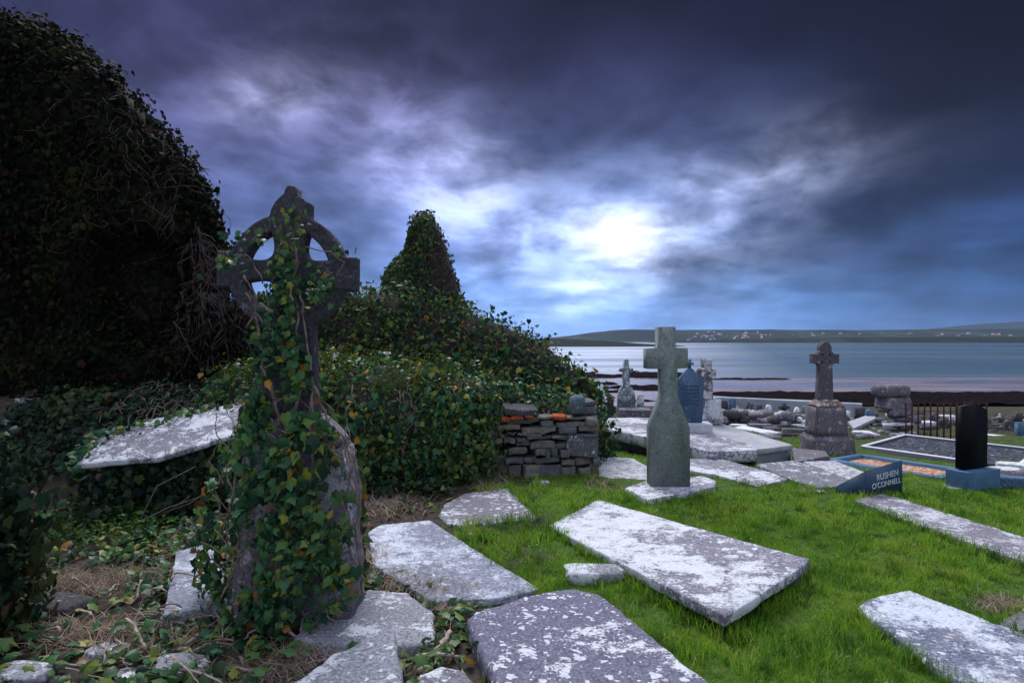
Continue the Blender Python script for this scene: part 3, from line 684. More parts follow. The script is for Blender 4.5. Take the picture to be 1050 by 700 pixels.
slab_px('grave_slab', [(167, 630), (180, 566), (216, 556), (240, 618)], [.09, .06, .06, .09], .12, M['slab_soft'], 'small tilted slab in the ivy behind the tall ivy cross', seed=19, jit=.02)
slab_px('grave_slab', [(285, 706), (340, 670), (404, 643), (417, 700), (425, 740), (300, 760)], [.17, .18, .20, .19, .17, .16], .2, M['block_stone'], 'rough white speckled block leaning at the foot of the ivy cross', cat='stone block', seed=21, jit=.02, bev=.025, top=.012)
slab_px('fallen_stone', [(430, 692), (452, 683), (478, 688), (500, 720), (420, 730)], .08, .1, M['grey_stone'], 'smooth grey stone below the bleached dead branches', cat='stone', seed=23, jit=.02)
# loose stones: (px, py, width, depth, height, label, material)
for k, (px, py, sx_, sy_, sz_, mt, lb) in enumerate([
        (610, 594, .40, .20, .17, 'block_stone', 'flat white stone in the grass beside the propped lichen slab'),
        (554, 497, .19, .12, .09, 'lichen_slab_heavy', 'small white stone in the grass at the foot of the drystone wall'),
        (838, 505, .26, .10, .05, 'lichen_slab_heavy', 'flat pale stone in the grass near the slate tablet'),
        (936, 559, .13, .07, .03, 'lichen_slab_heavy', 'tiny white stone half hidden in the clipped grass'),
        (55, 628, .42, .22, .16, 'rock_dark', 'dark angular rock among dry grass and ivy'),
        (110, 672, .20, .14, .08, 'block_stone', 'smooth bluish stone under ivy leaves near the dark rock'),
        (20, 697, .30, .16, .10, 'block_stone', 'pale rounded stone at the edge of the ivy bush'),
        (180, 688, .28, .2, .1, 'block_stone', 'grey stone under bleached twigs by the ivy cross'),
        (130, 697, .16, .14, .06, 'grey_stone', 'small grey stone between the pale stones and the twigs'),
        (333, 362, .36, .25, .18, 'white_stone', 'white topped stone in the ivy behind the ivy cross'),
        (350, 376, .9, .3, .1, 'rock_dark', 'brown stone ledge below the white topped stone'),
        (30, 412, .26, .2, .1, 'block_stone', 'pale stone at the dark foot of the ruined gable'),
        (50, 407, .2, .2, .1, 'grey_stone', 'grey stone next to the pale stone under the ruined gable'),
        (62, 396, .24, .22, .07, 'white_stone', 'thin white stone at the dark foot of the ruined gable'),
        (2, 392, .35, .3, .42, 'grey_stone', 'upright bluish boulder at the foot of the ruined gable'),
        (540, 535, .2, .1, .06, 'rock_dark', 'dark pebble beside the short worn slab')]):
    if k == 9: p = P(px, py + 6, 7.75)
    elif k == 10: p = P(px, py + 2, 7.6)
    else: p = G(px, py)
    V, Fc = rock((p.x, p.y, p.z + sz_ * .25), (sx_, sy_, sz_), 50 + k, 3, .3, .35, random.uniform(-.3, .3))
    mk('loose_stone', V, Fc, M[mt], label=lb, cat='stone')
    FOOT.append([(p.x + sx_ * .42 * math.cos(a), p.y + sy_ * .42 * math.sin(a)) for a in np.linspace(0, 6.28, 9)[:-1]])

# ------------------------------------------------------------------ plain cross
PD = 6.45; pb = P(684.5, 505, PD); pz = gz1(pb.x, pb.y)
plain_ = empty('stone_cross', (pb.x, pb.y, pz), 'tall plain greenish stone cross with flared foot standing in grass', 'cross')
def pu(px): return (px - 685) * PD / F
def pzv(py): return CAM_H - (py - HZ) * PD / F
zf_ = pz + .06
def po(pts): return [(pu(x), pzv(y) - zf_) for x, y in pts]
outl = [(667.5, 503), (708, 503), (708, 439), (707, 436), (702, 423), (697, 410), (695.7, 404), (695.5, 378), (706.5, 377.5), (706.5, 357), (694, 356.5), (694, 335), (677, 335), (677, 356.5), (664.5, 357.5), (664.5, 378), (679.5, 378), (680, 405), (678.5, 411), (668, 436.5), (667.5, 439)]
V, Fc = prism([(u, max(z, 0)) for u, z in po(outl)], .19, (P(685, 505, PD).x, PD + .095, zf_), R(1), bev=.005, lean=(0, R(-.4)), jit=0, seed=4)
mk('cross', V, Fc, M['cross_green'], plain_)
slab_px('plinth', [(641, 500), (664, 492), (722, 488), (734, 493), (733, 499), (664, 512)], pz + .075, .12, M['lichen_slab_heavy'], None, None, seed=26, jit=.012, parent=plain_)
slab_px('gravel_bed', [(607, 467), (650, 470), (668, 480), (672, 506), (640, 503), (612, 489)], -.02, .06, M['gravel_white'], 'pale gravelled grave bed beside the plain greenish cross', 'grave bed', seed=27, jit=.02)

# ------------------------------------------------------------------ raised tombs behind the cross
slab_px('tomb_slab', [(614, 428), (668, 428), (778, 458), (776, 461), (729, 463), (612, 437)], .12, .17, M['lichen_slab_heavy'], 'long raised tomb slab with lichen circles on its edge behind the cross', 'tomb', seed=31, jit=.02, step=.05)
slab_px('tomb_base', [(622, 436), (668, 436), (762, 462), (728, 467), (622, 442)], .0, .3, M['mid_stone'], 'rough footing stones beneath the long raised tomb slab', 'tomb base', seed=32, jit=.03, step=.06)
t2 = slab_px('tomb_slab', [(700, 439), (736, 433), (813, 456), (776, 461)], .115, .085, M['concrete'], 'smooth bluish white tomb slab in front of the blue headstone', 'tomb', seed=33, jit=.006, step=.06)
slab_px('tomb_wall', [(704, 442), (735, 437), (811, 461), (776, 466)], .028, .24, M['white_wall'], None, None, seed=34, jit=.008, step=.06, parent=t2)
slab_px('grave_slab', [(700, 470), (737, 470), (772, 479), (811, 490), (802, 493), (779, 499), (735, 487), (700, 481)], .02, .09, M['lichen_slab_heavy'], 'low white lichen slab edging the grass below the raised tombs', seed=35, jit=.02, step=.05)
slab_px('grave_slab', [(776, 476), (812, 472), (878, 490), (866, 499), (838, 500), (806, 489)], .035, .08, M['grey_stone'], 'flat smooth grey slab between the raised tombs and the slate tablet', seed=36, jit=.01, step=.06)
slab_px('grave_slab', [(812, 459), (846, 462), (850, 467), (815, 474)], .02, .14, M['mid_stone'], 'small purplish raised slab at the foot of the ringed cross', seed=37, jit=.01, step=.05)
slab_px('gravel_bed', [(824, 473), (856, 472), (890, 485), (876, 493)], .055, .09, M['gravel_white'], 'narrow gravel bed with lichen beside the blue kerb', 'grave bed', seed=38, jit=.01, step=.06)

# blue headstone with a small cross on its gable
hd = 9.9; hp = P(709, 437, hd); hz0 = hp.z
hst = empty('headstone', (hp.x, hp.y, gz1(hp.x, hp.y)), 'pale blue gabled headstone with lines of lettering on white plinth', 'headstone')
sc_ = hd / F
ho = [(-11.5 * sc_, 0), (12 * sc_, 0), (14 * sc_, 42 * sc_), (2.2 * sc_, 56 * sc_), (-2 * sc_, 56 * sc_), (-13 * sc_, 43 * sc_)]
V, Fc = prism(ho, .12, (hp.x, hp.y + .1, hz0 + .05), R(-4), bev=.01); mk('tablet', V, Fc, M['blue_stone'], hst)
cz = hz0 + .05 + 55 * sc_
V, Fc = prism([(-.02, 0), (.02, 0), (.02, .07), (.06, .07), (.06, .11), (.02, .11), (.02, .16), (-.02, .16), (-.02, .11), (-.06, .11), (-.06, .07), (-.02, .07)], .06, (hp.x, hp.y + .1, cz), R(-4), bev=.004); mk('finial_cross', V, Fc, M['blue_stone'], hst)
V, Fc = box((hp.x + .06, hp.y + .08, hz0 - .04), (.52, .34, .18), R(-4), .012); mk('plinth', V, Fc, M['kerb_white'], hst)
for r in range(6):
    mb = MB(); x = -.15 + .04 * (r % 3 == 0)
    while x < .16 - .03 * (r % 2):
        l = random.uniform(.018, .05)
        mb.add(*box((x + l / 2, -.064, 38 * sc_ - r * .058), (l, .008, .022), 0, 0)); x += l + .012
    V, Fc = mb.get(); mk('lettering_line', rot_z(V, R(-4)) + np.array((hp.x, hp.y + .1, hz0 + .05)), Fc, M['dark_letter'], hst)

# ------------------------------------------------------------------ celtic shapes
def ray_exit(poly, a):
    dx, dy = math.cos(a), math.sin(a); best = 0
    for i in range(len(poly)):
        (x1, y1), (x2, y2) = poly[i], poly[(i + 1) % len(poly)]
        ex, ey = x2 - x1, y2 - y1; dn = dx * ey - dy * ex
        if abs(dn) < 1e-9: continue
        t = (x1 * ey - y1 * ex) / dn; u = (x1 * dy - y1 * dx) / dn
        if t > 0 and -1e-6 <= u <= 1 + 1e-6: best = max(best, t)
    return best
def celtic_mesh(Rr, polys, holes, thick, bev):
    angs = set(np.linspace(0, 2 * math.pi, 181)[:-1].tolist())
    for p in polys:
        for x, y in p:
            a = math.atan2(y, x) % (2 * math.pi); angs |= {a - 2e-4, a, a + 2e-4}
    out = []
    for a in sorted(angs):
        r = max([Rr] + [ray_exit(p, a) for p in polys]); out.append((r * math.cos(a), r * math.sin(a)))
    cu = bpy.data.curves.new('outline', 'CURVE'); cu.dimensions = '2D'; cu.fill_mode = 'BOTH'; cu.extrude = thick / 2 - bev; cu.bevel_depth = bev; cu.bevel_resolution = 1
    for loop in [out] + holes:
        s = cu.splines.new('POLY'); s.points.add(len(loop) - 1); s.use_cyclic_u = True
        for q, (x, y) in zip(s.points, loop): q.co = (x, y, 0, 1)
    o = bpy.data.objects.new('outline', cu); col.objects.link(o); dg = bpy.context.evaluated_depsgraph_get(); dg.update()
    me = bpy.data.meshes.new_from_object(o.evaluated_get(dg))
    V = np.array([v.co[:] for v in me.vertices]); Fc = [list(p.vertices) for p in me.polygons]
    bpy.data.objects.remove(o); bpy.data.curves.remove(cu); bpy.data.meshes.remove(me)
    return np.column_stack([V[:, 0], -V[:, 2], V[:, 1]]), Fc
def hole(ro, ri, a0, a1, mid):
    """curved triangle between two arms"""
    am = (a0 + a1) / 2; pts = [(ro * math.cos(a), ro * math.sin(a)) for a in np.linspace(a0, a1, 14)]
    A, B = np.array(pts[-1]), np.array(pts[0]); C = np.array((mid * math.cos(am), mid * math.sin(am)))
    K = 2 * C - (A + B) / 2
    pts += [tuple((1 - t) ** 2 * A + 2 * t * (1 - t) * K + t * t * B) for t in np.linspace(0, 1, 14)[1:-1]]
    return pts
# tall ivy-grown ringed cross
CD = 3.5; cs = CD / F
cx, cz_ = P(294, 279, CD).x, P(294, 279, CD).z
q = lambda pts: [((x - 294) * cs, -(y - 279) * cs) for x, y in pts]
arms = q([(224, 261), (363, 264), (363, 294), (224, 294)])
topa = q([(277, 279), (276.5, 224), (278.5, 215), (282, 208), (287, 203), (291, 199.5), (292, 195), (294, 192), (298, 192.5), (300, 196), (301, 200.5), (305, 203.5), (309, 206.5), (313, 208.5), (314, 230), (313, 279)])
bota = q([(273, 279), (316, 279), (327, 446), (272, 446)])
holes = [hole(46 * cs, 0, R(a + lo), R(a + hi), md * cs) for a, lo, hi, md in ((0, 15, 66, 24), (90, 20, 75, 21), (180, 12, 74, 17), (270, 16, 76, 20))]
ivy_root = empty('celtic_cross', (cx, CD, gz1(cx, CD)), 'tall dark ringed cross smothered in ivy on a tapered pedestal', 'cross')
V, Fc = celtic_mesh(58 * cs, [arms, topa, bota], holes, .105, .012)
V = V + .004 * np.stack([fbm(V * 9, k, 3) for k in range(3)], -1)
V = V @ np.array(Matrix.Rotation(R(1.6), 3, 'Y')).T
mk('ringed_cross', V + np.array((cx, CD + .05, cz_)), Fc, M['cross_vignetted'], ivy_root)
px0 = P(312, 440, CD).x
V, Fc = frustum((P(304, 610, CD).x, CD + .08, -.02), (.68, .34), (.55, .28), 1.01, 0, .02, .03, 8)
mk('pedestal', V, Fc, M['pedestal_stone'], ivy_root)
V, Fc = frustum((P(303, 610, CD).x, CD + .08, 1.0), (.535, .275), (.27, .16), .17, 0, .015, .02, 14); mk('pedestal_cap', V, Fc, M['pedestal_stone'], ivy_root)
slab_px('base_stone', [(300, 655), (324, 620), (378, 604), (420, 606), (445, 626), (446, 660), (380, 664)], [.06] * 7, .14, M['block_stone'], None, None, seed=41, jit=.02, bev=.02, parent=ivy_root)

# ringed cross by the sea
rd = 9.6; rs = rd / F; rp = P(855.5, 466, rd); rg_ = gz1(rp.x, rp.y)
rc = empty('celtic_cross', (rp.x, rp.y, rg_), 'slim grey ringed cross on a stepped rusty topped pedestal before the sea', 'cross')
V, Fc = frustum((rp.x + .02, rp.y + .25, rg_ - .1), (44 * rs, .56), (41 * rs, .52), .1 + 19 * rs, R(-3), .03, .03, 3); mk('base_block', V, Fc, M['mid_stone'], rc)
V, Fc = frustum((rp.x, rp.y + .25, rg_ + 18 * rs), (34 * rs, .44), (30 * rs, .40), 31 * rs, R(-3), .02, .02, 4); mk('pedestal', V, Fc, M['mid_stone'], rc)
V, Fc = frustum((rp.x, rp.y + .25, rg_ + 48.6 * rs), (30 * rs, .39), (18 * rs, .25), 7 * rs, R(-3), .015, .01, 5); mk('pedestal_cap', V, Fc, stone('rusty_cap', (.30, .19, .15), (.16, .09, .07), amount=.3, scale=8), rc)
q2 = lambda pts: [(x * rs, y * rs) for x, y in pts]
hl = [hole(6.6 * rs, 0, R(a + 24), R(a + 66), 3.9 * rs) for a in (0, 90, 180, 270)]
V, Fc = celtic_mesh(9 * rs, [q2([(-12.5, -4.2), (12.5, -4.2), (12.5, 4.2), (-12.5, 4.2)]), q2([(-5, 0), (5, 0), (5, 12), (3, 16), (0, 17), (-3, 16), (-5, 12)]), q2([(-5.5, 0), (5.5, 0), (7, -44), (-7, -44)])], hl, .16, .01)
mk('ringed_cross', rot_z(V, R(-6)) + np.array((P(853.5, 368, rd).x, rp.y + .25, P(851, 368, rd).z)), Fc, M['cross_grey'], rc)

# ------------------------------------------------------------------ kerbed graves, black headstone, tablet
def kerb(name, corners, zt, w_, h, mat, side, fillm, label, dip=.04):
    """four kerb stones round a bed; corners in order, world xy"""
    c = np.array(corners, float); ctr = c.mean(0); zt_ = zt if callable(zt) else (lambda y: zt)
    root = empty(name, (ctr[0], ctr[1], zt_(ctr[1]) - h), label, 'kerbed grave')
    inn = []
    for i in range(4):
        a = (c[i - 1] - c[i]); b = (c[(i + 1) % 4] - c[i]); a /= np.linalg.norm(a); b /= np.linalg.norm(b)
        s = abs(a[0] * b[1] - a[1] * b[0]); inn.append(c[i] + (a + b) * w_ / s)
    for i in range(4):
        j = (i + 1) % 4; ou = [c[i], c[j], inn[j], inn[i]]
        m_ = np.mean(ou, 0); ou = [m_ + (o - m_) * .998 for o in ou]
        bm = bmesh.new(); f = bm.faces.new([bm.verts.new((p[0], p[1], zt_(p[1]))) for p in ou]); f.normal_update()
        if f.normal.z < 0: f.normal_flip()
        r = bmesh.ops.extrude_face_region(bm, geom=[f]); 
        for v in r['geom']:
            if isinstance(v, bmesh.types.BMVert): v.co.z -= h
        bmesh.ops.recalc_face_normals(bm, faces=bm.faces[:]); bmesh.ops.bevel(bm, geom=bm.edges[:], offset=.01, segments=1, affect='EDGES')
        V, Fc = bm_out(bm); mk('kerb_stone', V, Fc, mat, root)
    k = 16; V = []
    for i in range(k):
        for j in range(k):
            u, t = i / (k - 1), j / (k - 1)
            p = (inn[0] * (1 - u) + inn[1] * u) * (1 - t) + (inn[3] * (1 - u) + inn[2] * u) * t
            V.append((p[0], p[1], zt_(p[1]) - dip + .02 * float(n2(np.array([p[0]]), np.array([p[1]]), 3, 7)[0])))
    Fc = [[i * k + j, i * k + j + 1, (i + 1) * k + j + 1, (i + 1) * k + j] for i in range(k - 1) for j in range(k - 1)]
    mk('gravel', V, Fc, fillm, root)
    FOOT.append([tuple(p) for p in corners]); return root
ax_, bx_ = np.array((-.30, .954)), np.array((.954, .30))
e0 = np.array((5.10, 7.05)); e1 = e0 + ax_ * 1.85
kerb('kerbed_grave', [(4.80, 6.97), (5.57, 7.55), (5.06, 9.08), (4.29, 8.5)], lambda y: .045 - (y - 7) * .055, .10, .26, M['blue_paint'], None, M['gravel_orange'], 'blue painted kerb grave filled with orange gravel', .05)
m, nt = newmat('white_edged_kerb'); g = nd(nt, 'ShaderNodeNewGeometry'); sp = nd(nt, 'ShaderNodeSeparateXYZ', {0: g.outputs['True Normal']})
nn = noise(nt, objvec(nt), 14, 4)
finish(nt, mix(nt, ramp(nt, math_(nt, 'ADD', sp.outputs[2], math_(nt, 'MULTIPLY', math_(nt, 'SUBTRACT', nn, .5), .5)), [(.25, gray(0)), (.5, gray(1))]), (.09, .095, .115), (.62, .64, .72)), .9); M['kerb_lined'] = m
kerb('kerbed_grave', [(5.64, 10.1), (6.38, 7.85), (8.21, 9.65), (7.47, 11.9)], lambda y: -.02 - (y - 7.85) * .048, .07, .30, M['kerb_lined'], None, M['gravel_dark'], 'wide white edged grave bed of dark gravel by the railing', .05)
# black headstone on its blue base
fx = np.array((4.74, 6.50)); yaw = math.atan2(.27, .64)
bh = empty('headstone', (fx[0] + .27, fx[1] + .2, gz1(*fx)), 'black polished headstone with slanted top on blue painted base', 'headstone')
bc = fx + np.array((math.cos(yaw), math.sin(yaw))) * .27 + np.array((-math.sin(yaw), math.cos(yaw))) * .10
V, Fc = box((bc[0], bc[1], gz1(*bc) + .065), (.53, .24, .25), yaw, .008); mk('base_block', V, Fc, M['blue_paint'], bh)
V, Fc = prism([(-.215, 0), (.185, 0), (.185, .615), (.01, .685), (-.215, .665)], .09, (bc[0], bc[1] + .01, gz1(*bc) + .2), yaw, bev=.004); mk('stone_tablet', V, Fc, M['black_granite'], bh)
V, Fc = slab([tuple(bc + np.array(p)) for p in [(-.36, -.19), (.3, .0), (.42, .1), (.34, .3), (-.3, .06)]], lambda x, y: gz1(*bc) - .01 + .02, .06, 44, .02); mk('footing', V, Fc, M['lichen_slab_heavy'], bh)
FOOT.append([tuple(bc + np.array(p)) for p in [(-.36, -.19), (.3, .0), (.42, .1), (.34, .3), (-.3, .06)]])
# slate tablet with an inscription
A = np.array((P(888, 508, 6.15).x, 6.15)); B = np.array((P(926, 502, 6.38).x, 6.38)); zb = gz1(*A) + .015
e = (B - A); L = np.linalg.norm(e); e /= L; n_ = np.array((-e[1], e[0])); tyaw = math.atan2(e[1], e[0])
tb = empty('slate_tablet', (A[0], A[1], zb), 'low slate blue memorial wedge with pale lettering in the grass', 'memorial')
bm = bmesh.new(); hA, hB = .27, .335
zb -= .05; hA += .05; hB += .05
lp = [bm.verts.new((*(A), zb)), bm.verts.new((*A, zb + hA)), bm.verts.new((*(A + n_ * .34), zb + .09)), bm.verts.new((*(A + n_ * .34), zb))]
rp_ = [bm.verts.new((*(B), zb)), bm.verts.new((*B, zb + hB)), bm.verts.new((*(B + n_ * .34), zb + .10)), bm.verts.new((*(B + n_ * .34), zb))]
bm.faces.new(lp); bm.faces.new(rp_[::-1])
for i in range(4): bm.faces.new([lp[i], rp_[i], rp_[(i + 1) % 4], lp[(i + 1) % 4]])
bmesh.ops.recalc_face_normals(bm, faces=bm.faces[:]); bmesh.ops.bevel(bm, geom=bm.edges[:], offset=.006, segments=2, affect='EDGES')
V, Fc = bm_out(bm); mk('wedge', V, Fc, M['tablet'], tb); FOOT.append([tuple(A), tuple(B), tuple(B + n_ * .34), tuple(A + n_ * .34)])
def text_part(s, size, loc, yaw, parent, mat, name='inscription', slope=0):
    cu = bpy.data.curves.new('t', 'FONT'); cu.body = s; cu.size = size; cu.extrude = .002; cu.align_x = 'CENTER'
    o = bpy.data.objects.new('t', cu); col.objects.link(o); dg = bpy.context.evaluated_depsgraph_get(); dg.update()
    me = bpy.data.meshes.new_from_object(o.evaluated_get(dg)); V = np.array([v.co[:] for v in me.vertices]); Fc = [list(p.vertices) for p in me.polygons]
    bpy.data.objects.remove(o); bpy.data.curves.remove(cu); bpy.data.meshes.remove(me)
    V = np.column_stack([V[:, 0], -V[:, 2], V[:, 1] + slope * V[:, 0]])
    mk(name, rot_z(V, yaw) + np.array(loc), Fc, mat, parent)
mid = A + e * L * .52 - n_ * .004
text_part('RUSHEN', .088, (mid[0] + .02, mid[1], zb + .225), tyaw, tb, M['white_paint'], slope=.09)
text_part("O'CONNELL", .078, (mid[0] + .01, mid[1], zb + .145), tyaw, tb, M['white_paint'], slope=.07)

# ------------------------------------------------------------------ cairn monument with boulder cap
kd = 13.5; ks = kd / F; kp = P(914, 440, kd); kz = gz1(kp.x, kp.y)
cr = empty('cairn_monument', (kp.x, kp.y, kz), 'squat stone pillar on rubble with two rounded boulders for a cap', 'monument')
def kz_(py): return CAM_H - (py - HZ) * ks
V, Fc = frustum((kp.x - .02, kp.y, kz_(419)), (23 * ks, .42), (20 * ks, .40), 12.2 * ks, R(4), .02, .02, 9); mk('pillar', V, Fc, M['mid_stone'], cr)
V, Fc = rock((kp.x - .12, kp.y, kz_(400.5)), (24 * ks, .5, 14 * ks), 71, 3, .06); mk('cap_boulder', V, Fc, M['mid_stone'], cr)
V, Fc = rock((kp.x + .17, kp.y + .02, kz_(400.5)), (17 * ks, .46, 14 * ks), 72, 3, .06); mk('cap_boulder', V, Fc, M['mid_stone'], cr)
V, Fc = rock((kp.x + .27, kp.y + .05, kz_(414)), (11 * ks, .4, 17 * ks), 73, 3, .15); mk('leaning_stone', V, Fc, M['mid_stone'], cr)
mb = MB()
for k in range(26): mb.add(*rock((kp.x + random.uniform(-.32, .38), kp.y - .15 + random.uniform(-.1, .2), kz_(432) + random.uniform(-.12, .26)), (random.uniform(.14, .28), .22, random.uniform(.08, .16)), 80 + k, 2))
V, Fc = mb.get(); mk('rubble_base', V, Fc, M['mid_stone'], cr)
V, Fc = slab([(kp.x - .45, kp.y - .5), (kp.x + .85, kp.y - .2), (kp.x + .9, kp.y + .1), (kp.x - .3, kp.y - .1)], lambda x, y: kz_(431.5), .06, 75, .02); mk('step_slab', V, Fc, M['white_stone'], cr)

# ------------------------------------------------------------------ red railing
r0, r1 = np.array((P(929, 448, 12.3).x, 12.3)), np.array((P(1012, 456, 10.9).x, 10.9))
rl = empty('iron_railing', (*((r0 + r1) / 2), gz1(*((r0 + r1) / 2))), 'rusty red iron railing behind the dark gravel grave', 'railing')
N_ = 12
for i in range(N_ + 1):
    p = r0 + (r1 - r0) * i / N_; zt = CAM_H - (414 - HZ) * p[1] / F + random.uniform(-.02, .02); z0 = gz1(*p) - .05
    V, Fc = tube([(p[0], p[1], z0), (p[0] + .004, p[1], (z0 + zt) / 2), (p[0] + random.uniform(-.01, .01), p[1], zt), (p[0], p[1], zt + .03)], [.014, .014, .014, .003], 8); mk('post', V, Fc, M['red_rail'], rl)
for f in (.16, .80):
    pts = [(r0[0] + (r1[0] - r0[0]) * t, r0[1] + (r1[1] - r0[1]) * t, gz1(*(r0 + (r1 - r0) * t)) * (1 - f) + (CAM_H - (414 - HZ) * (r0[1] + (r1[1] - r0[1]) * t) / F) * f) for t in np.linspace(0, 1, 5)]
    V, Fc = tube(pts, .008, 6); mk('rail', V, Fc, M['red_rail'], rl)

# ------------------------------------------------------------------ farther headstones, walls
def stone_at(name, px0, px1, ptop, pbot, d, mat, label, shape='flat', thick=.14, yaw=0, cat='headstone'):
    s = d / F; p = P((px0 + px1) / 2, pbot, d); w_ = (px1 - px0) * s / 2; h = (pbot - ptop) * s
    if shape == 'flat': out = [(-w_, 0), (w_, 0), (w_, h), (-w_, h)]
    elif shape == 'arch': out = [(-w_, 0), (w_, 0), (w_, h * .72)] + [(w_ * math.cos(a), h * .72 + h * .28 * math.sin(a)) for a in np.linspace(.2, math.pi - .2, 9)] + [(-w_, h * .72)]
    elif shape == 'gable': out = [(-w_, 0), (w_, 0), (w_, h * .75), (0, h), (-w_, h * .75)]
    elif shape == 'cross': out = [(-w_ * .4, 0), (w_ * .4, 0), (w_ * .3, h * .58), (w_, h * .58), (w_, h * .76), (w_ * .3, h * .76), (w_ * .3, h), (-w_ * .3, h), (-w_ * .3, h * .76), (-w_, h * .76), (-w_, h * .58), (-w_ * .3, h * .58)]
    elif shape == 'lean': out = [(-w_, 0), (w_, 0), (w_ * 1.0, h * .6), (w_ * .4, h), (-w_ * .3, h * .9), (-w_ * .8, h * .4)]
    zg = min(gz1(p.x, p.y) - .05, p.z); 
    out = [(u, z - (p.z - zg) if z == 0 else z) for u, z in out]
    V, Fc = prism(out, thick, (p.x, p.y, p.z), yaw, bev=.01, jit=.01, seed=int(px0))
    return mk(name, V, Fc, M[mat], label=label, cat=cat)
stone_at('headstone', 606, 620, 392, 416, 17.5, 'white_stone', 'squat white lichen headstone just beyond the drystone wall', 'arch')
# white cross with rounded foot
wd = 13.6; ws = wd / F; wp = P(642, 422, wd)
wc = empty('stone_cross', (wp.x, wp.y, gz1(wp.x, wp.y)), 'thin pale cross with lichen white rounded foot above the dark shore', 'cross')
out = [(-9, -6), (9, -6), (9, 14), (8, 20), (5.5, 25), (3.2, 27), (2.8, 41), (6.5, 41), (6.5, 44.5), (2.4, 44.5), (2.2, 54), (-2.2, 54), (-2.4, 44.5), (-6.5, 44.5), (-6.5, 41), (-2.8, 41), (-3.2, 27), (-5.5, 25), (-8, 20), (-9, 14)]
V, Fc = prism([(u * ws, z * ws) for u, z in out], .16, (wp.x, wp.y, wp.z), R(3), bev=.012, jit=.02, seed=6); mk('cross', V, Fc, stone('patchy_pale_stone', (.22, .25, .29), (.07, .09, .10), lichen=(.62, .68, .74), amount=.42, scale=9, spots=.4), wc)
V, Fc = box((wp.x + .1, wp.y - .45, P(645, 424, wd - .45).z), (.66, .5, .2), R(-4), .015, jit=.02, cuts=3); mk('kerb_block', V, Fc, M['mid_stone'], wc)
# old knobbly cross
od = 10.8; os_ = od / F; op = P(727, 430, od)
oc = empty('stone_cross', (op.x, op.y, gz1(op.x, op.y)), 'old knobbly ringed cross streaked white beside the blue headstone', 'cross')
V, Fc = celtic_mesh(5.2 * os_, [[(x * os_, y * os_) for x, y in pp] for pp in ([(-8, -3), (8, -3), (8, 3), (-8, 3)], [(-3.2, 0), (3.2, 0), (3.4, 13), (-3.4, 13)], [(-4, 0), (4, 0), (5, -26), (-5, -26)])], [], .17, .02)
V = V + .02 * np.stack([fbm(V * 8, 90 + k, 3) for k in range(3)], -1)
mk('cross', rot_z(V, R(8)) + np.array((P(724, 382, od).x, op.y, P(724, 382, od).z)), Fc, stone('streaked_stone', (.16, .14, .16), (.06, .05, .06), amount=.45, scale=8, spots=.3), oc)
V, Fc = frustum((P(730, 434, od).x, op.y + .05, P(730, 434, od).z), (20 * os_, .36), (15 * os_, .28), 26 * os_, R(5), .03, .03, 12); mk('foot', V, Fc, stone('streaked_foot', (.2, .18, .21), (.09, .08, .1), amount=.55, scale=8, spots=.3), oc)
# beyond: low whitewashed wall and dark stones before it
wa, wb = P(728, 424, 21.0), P(884, 428, 18.6)
L = (wb - wa).to_2d().length; ya = math.atan2(wb.y - wa.y, wb.x - wa.x); mc = (wa + wb) / 2
V, Fc = box((mc.x, mc.y, P(800, 417, 20).z - .25), (L, .3, 1.0), ya, .02, jit=.03, cuts=6); mk('boundary_wall', V, Fc, M['white_wall'], label='low whitewashed boundary wall above the shore', cat='wall')
for (a, b, t, bo, d, mt, sh, lb) in [
        (738, 747, 410, 423, 19.2, 'rock_dark', 'arch', 'dark rounded headstone at the end of the whitewashed wall'),
        (747, 754, 409, 424, 19.0, 'blue_stone', 'flat', 'small square blue headstone before the whitewashed wall'),
        (763, 773, 411, 425, 18.8, 'rock_dark', 'lean', 'dark leaning broken headstone before the whitewashed wall'),
        (786, 791, 415, 424, 18.6, 'white_stone', 'arch', 'little round white headstone before the whitewashed wall'),
        (799, 809, 413, 427, 18.2, 'rock_dark', 'cross', 'low dark cross marker before the whitewashed wall'),
        (835, 839, 420, 429, 17.8, 'rock_dark', 'flat', 'narrow dark stone beside the slim ringed cross pedestal'),
        (877, 886, 418, 430, 17.5, 'rock_dark', 'flat', 'dark square headstone behind the slim ringed cross'),
        (888, 895, 419, 434, 17.0, 'blue_stone', 'gable', 'blue gabled headstone near the boulder capped pillar'),
        (953, 963, 423, 440, 15.5, 'rock_dark', 'gable', 'dark gabled headstone seen through the red railing'),
        (963, 973, 429, 446, 15.0, 'rock_dark', 'arch', 'dark rounded headstone seen through the red railing'),
        (1016, 1023, 440, 452, 14.0, 'rock_dark', 'flat', 'small dark headstone beyond the black headstone'),
        (1023, 1031, 441, 454, 14.0, 'rock_dark', 'arch', 'small dark arched headstone beyond the black headstone'),
        (1030, 1040, 430, 456, 14.4, 'rock_dark', 'arch', 'tall dark arched headstone near the frame of white kerbs'),
        (1043, 1060, 433, 456, 13.0, 'blue_stone', 'flat', 'pale blue square headstone with white side'),
        (944, 956, 434, 440, 15.8, 'white_stone', 'arch', 'white stone lump seen through the red railing'),
        (676, 683, 412, 424, 13.8, 'white_stone', 'arch', 'small pale headstone peeping beside the plain cross')]:
    stone_at('headstone', a, b, t, bo, d, mt, lb, sh)
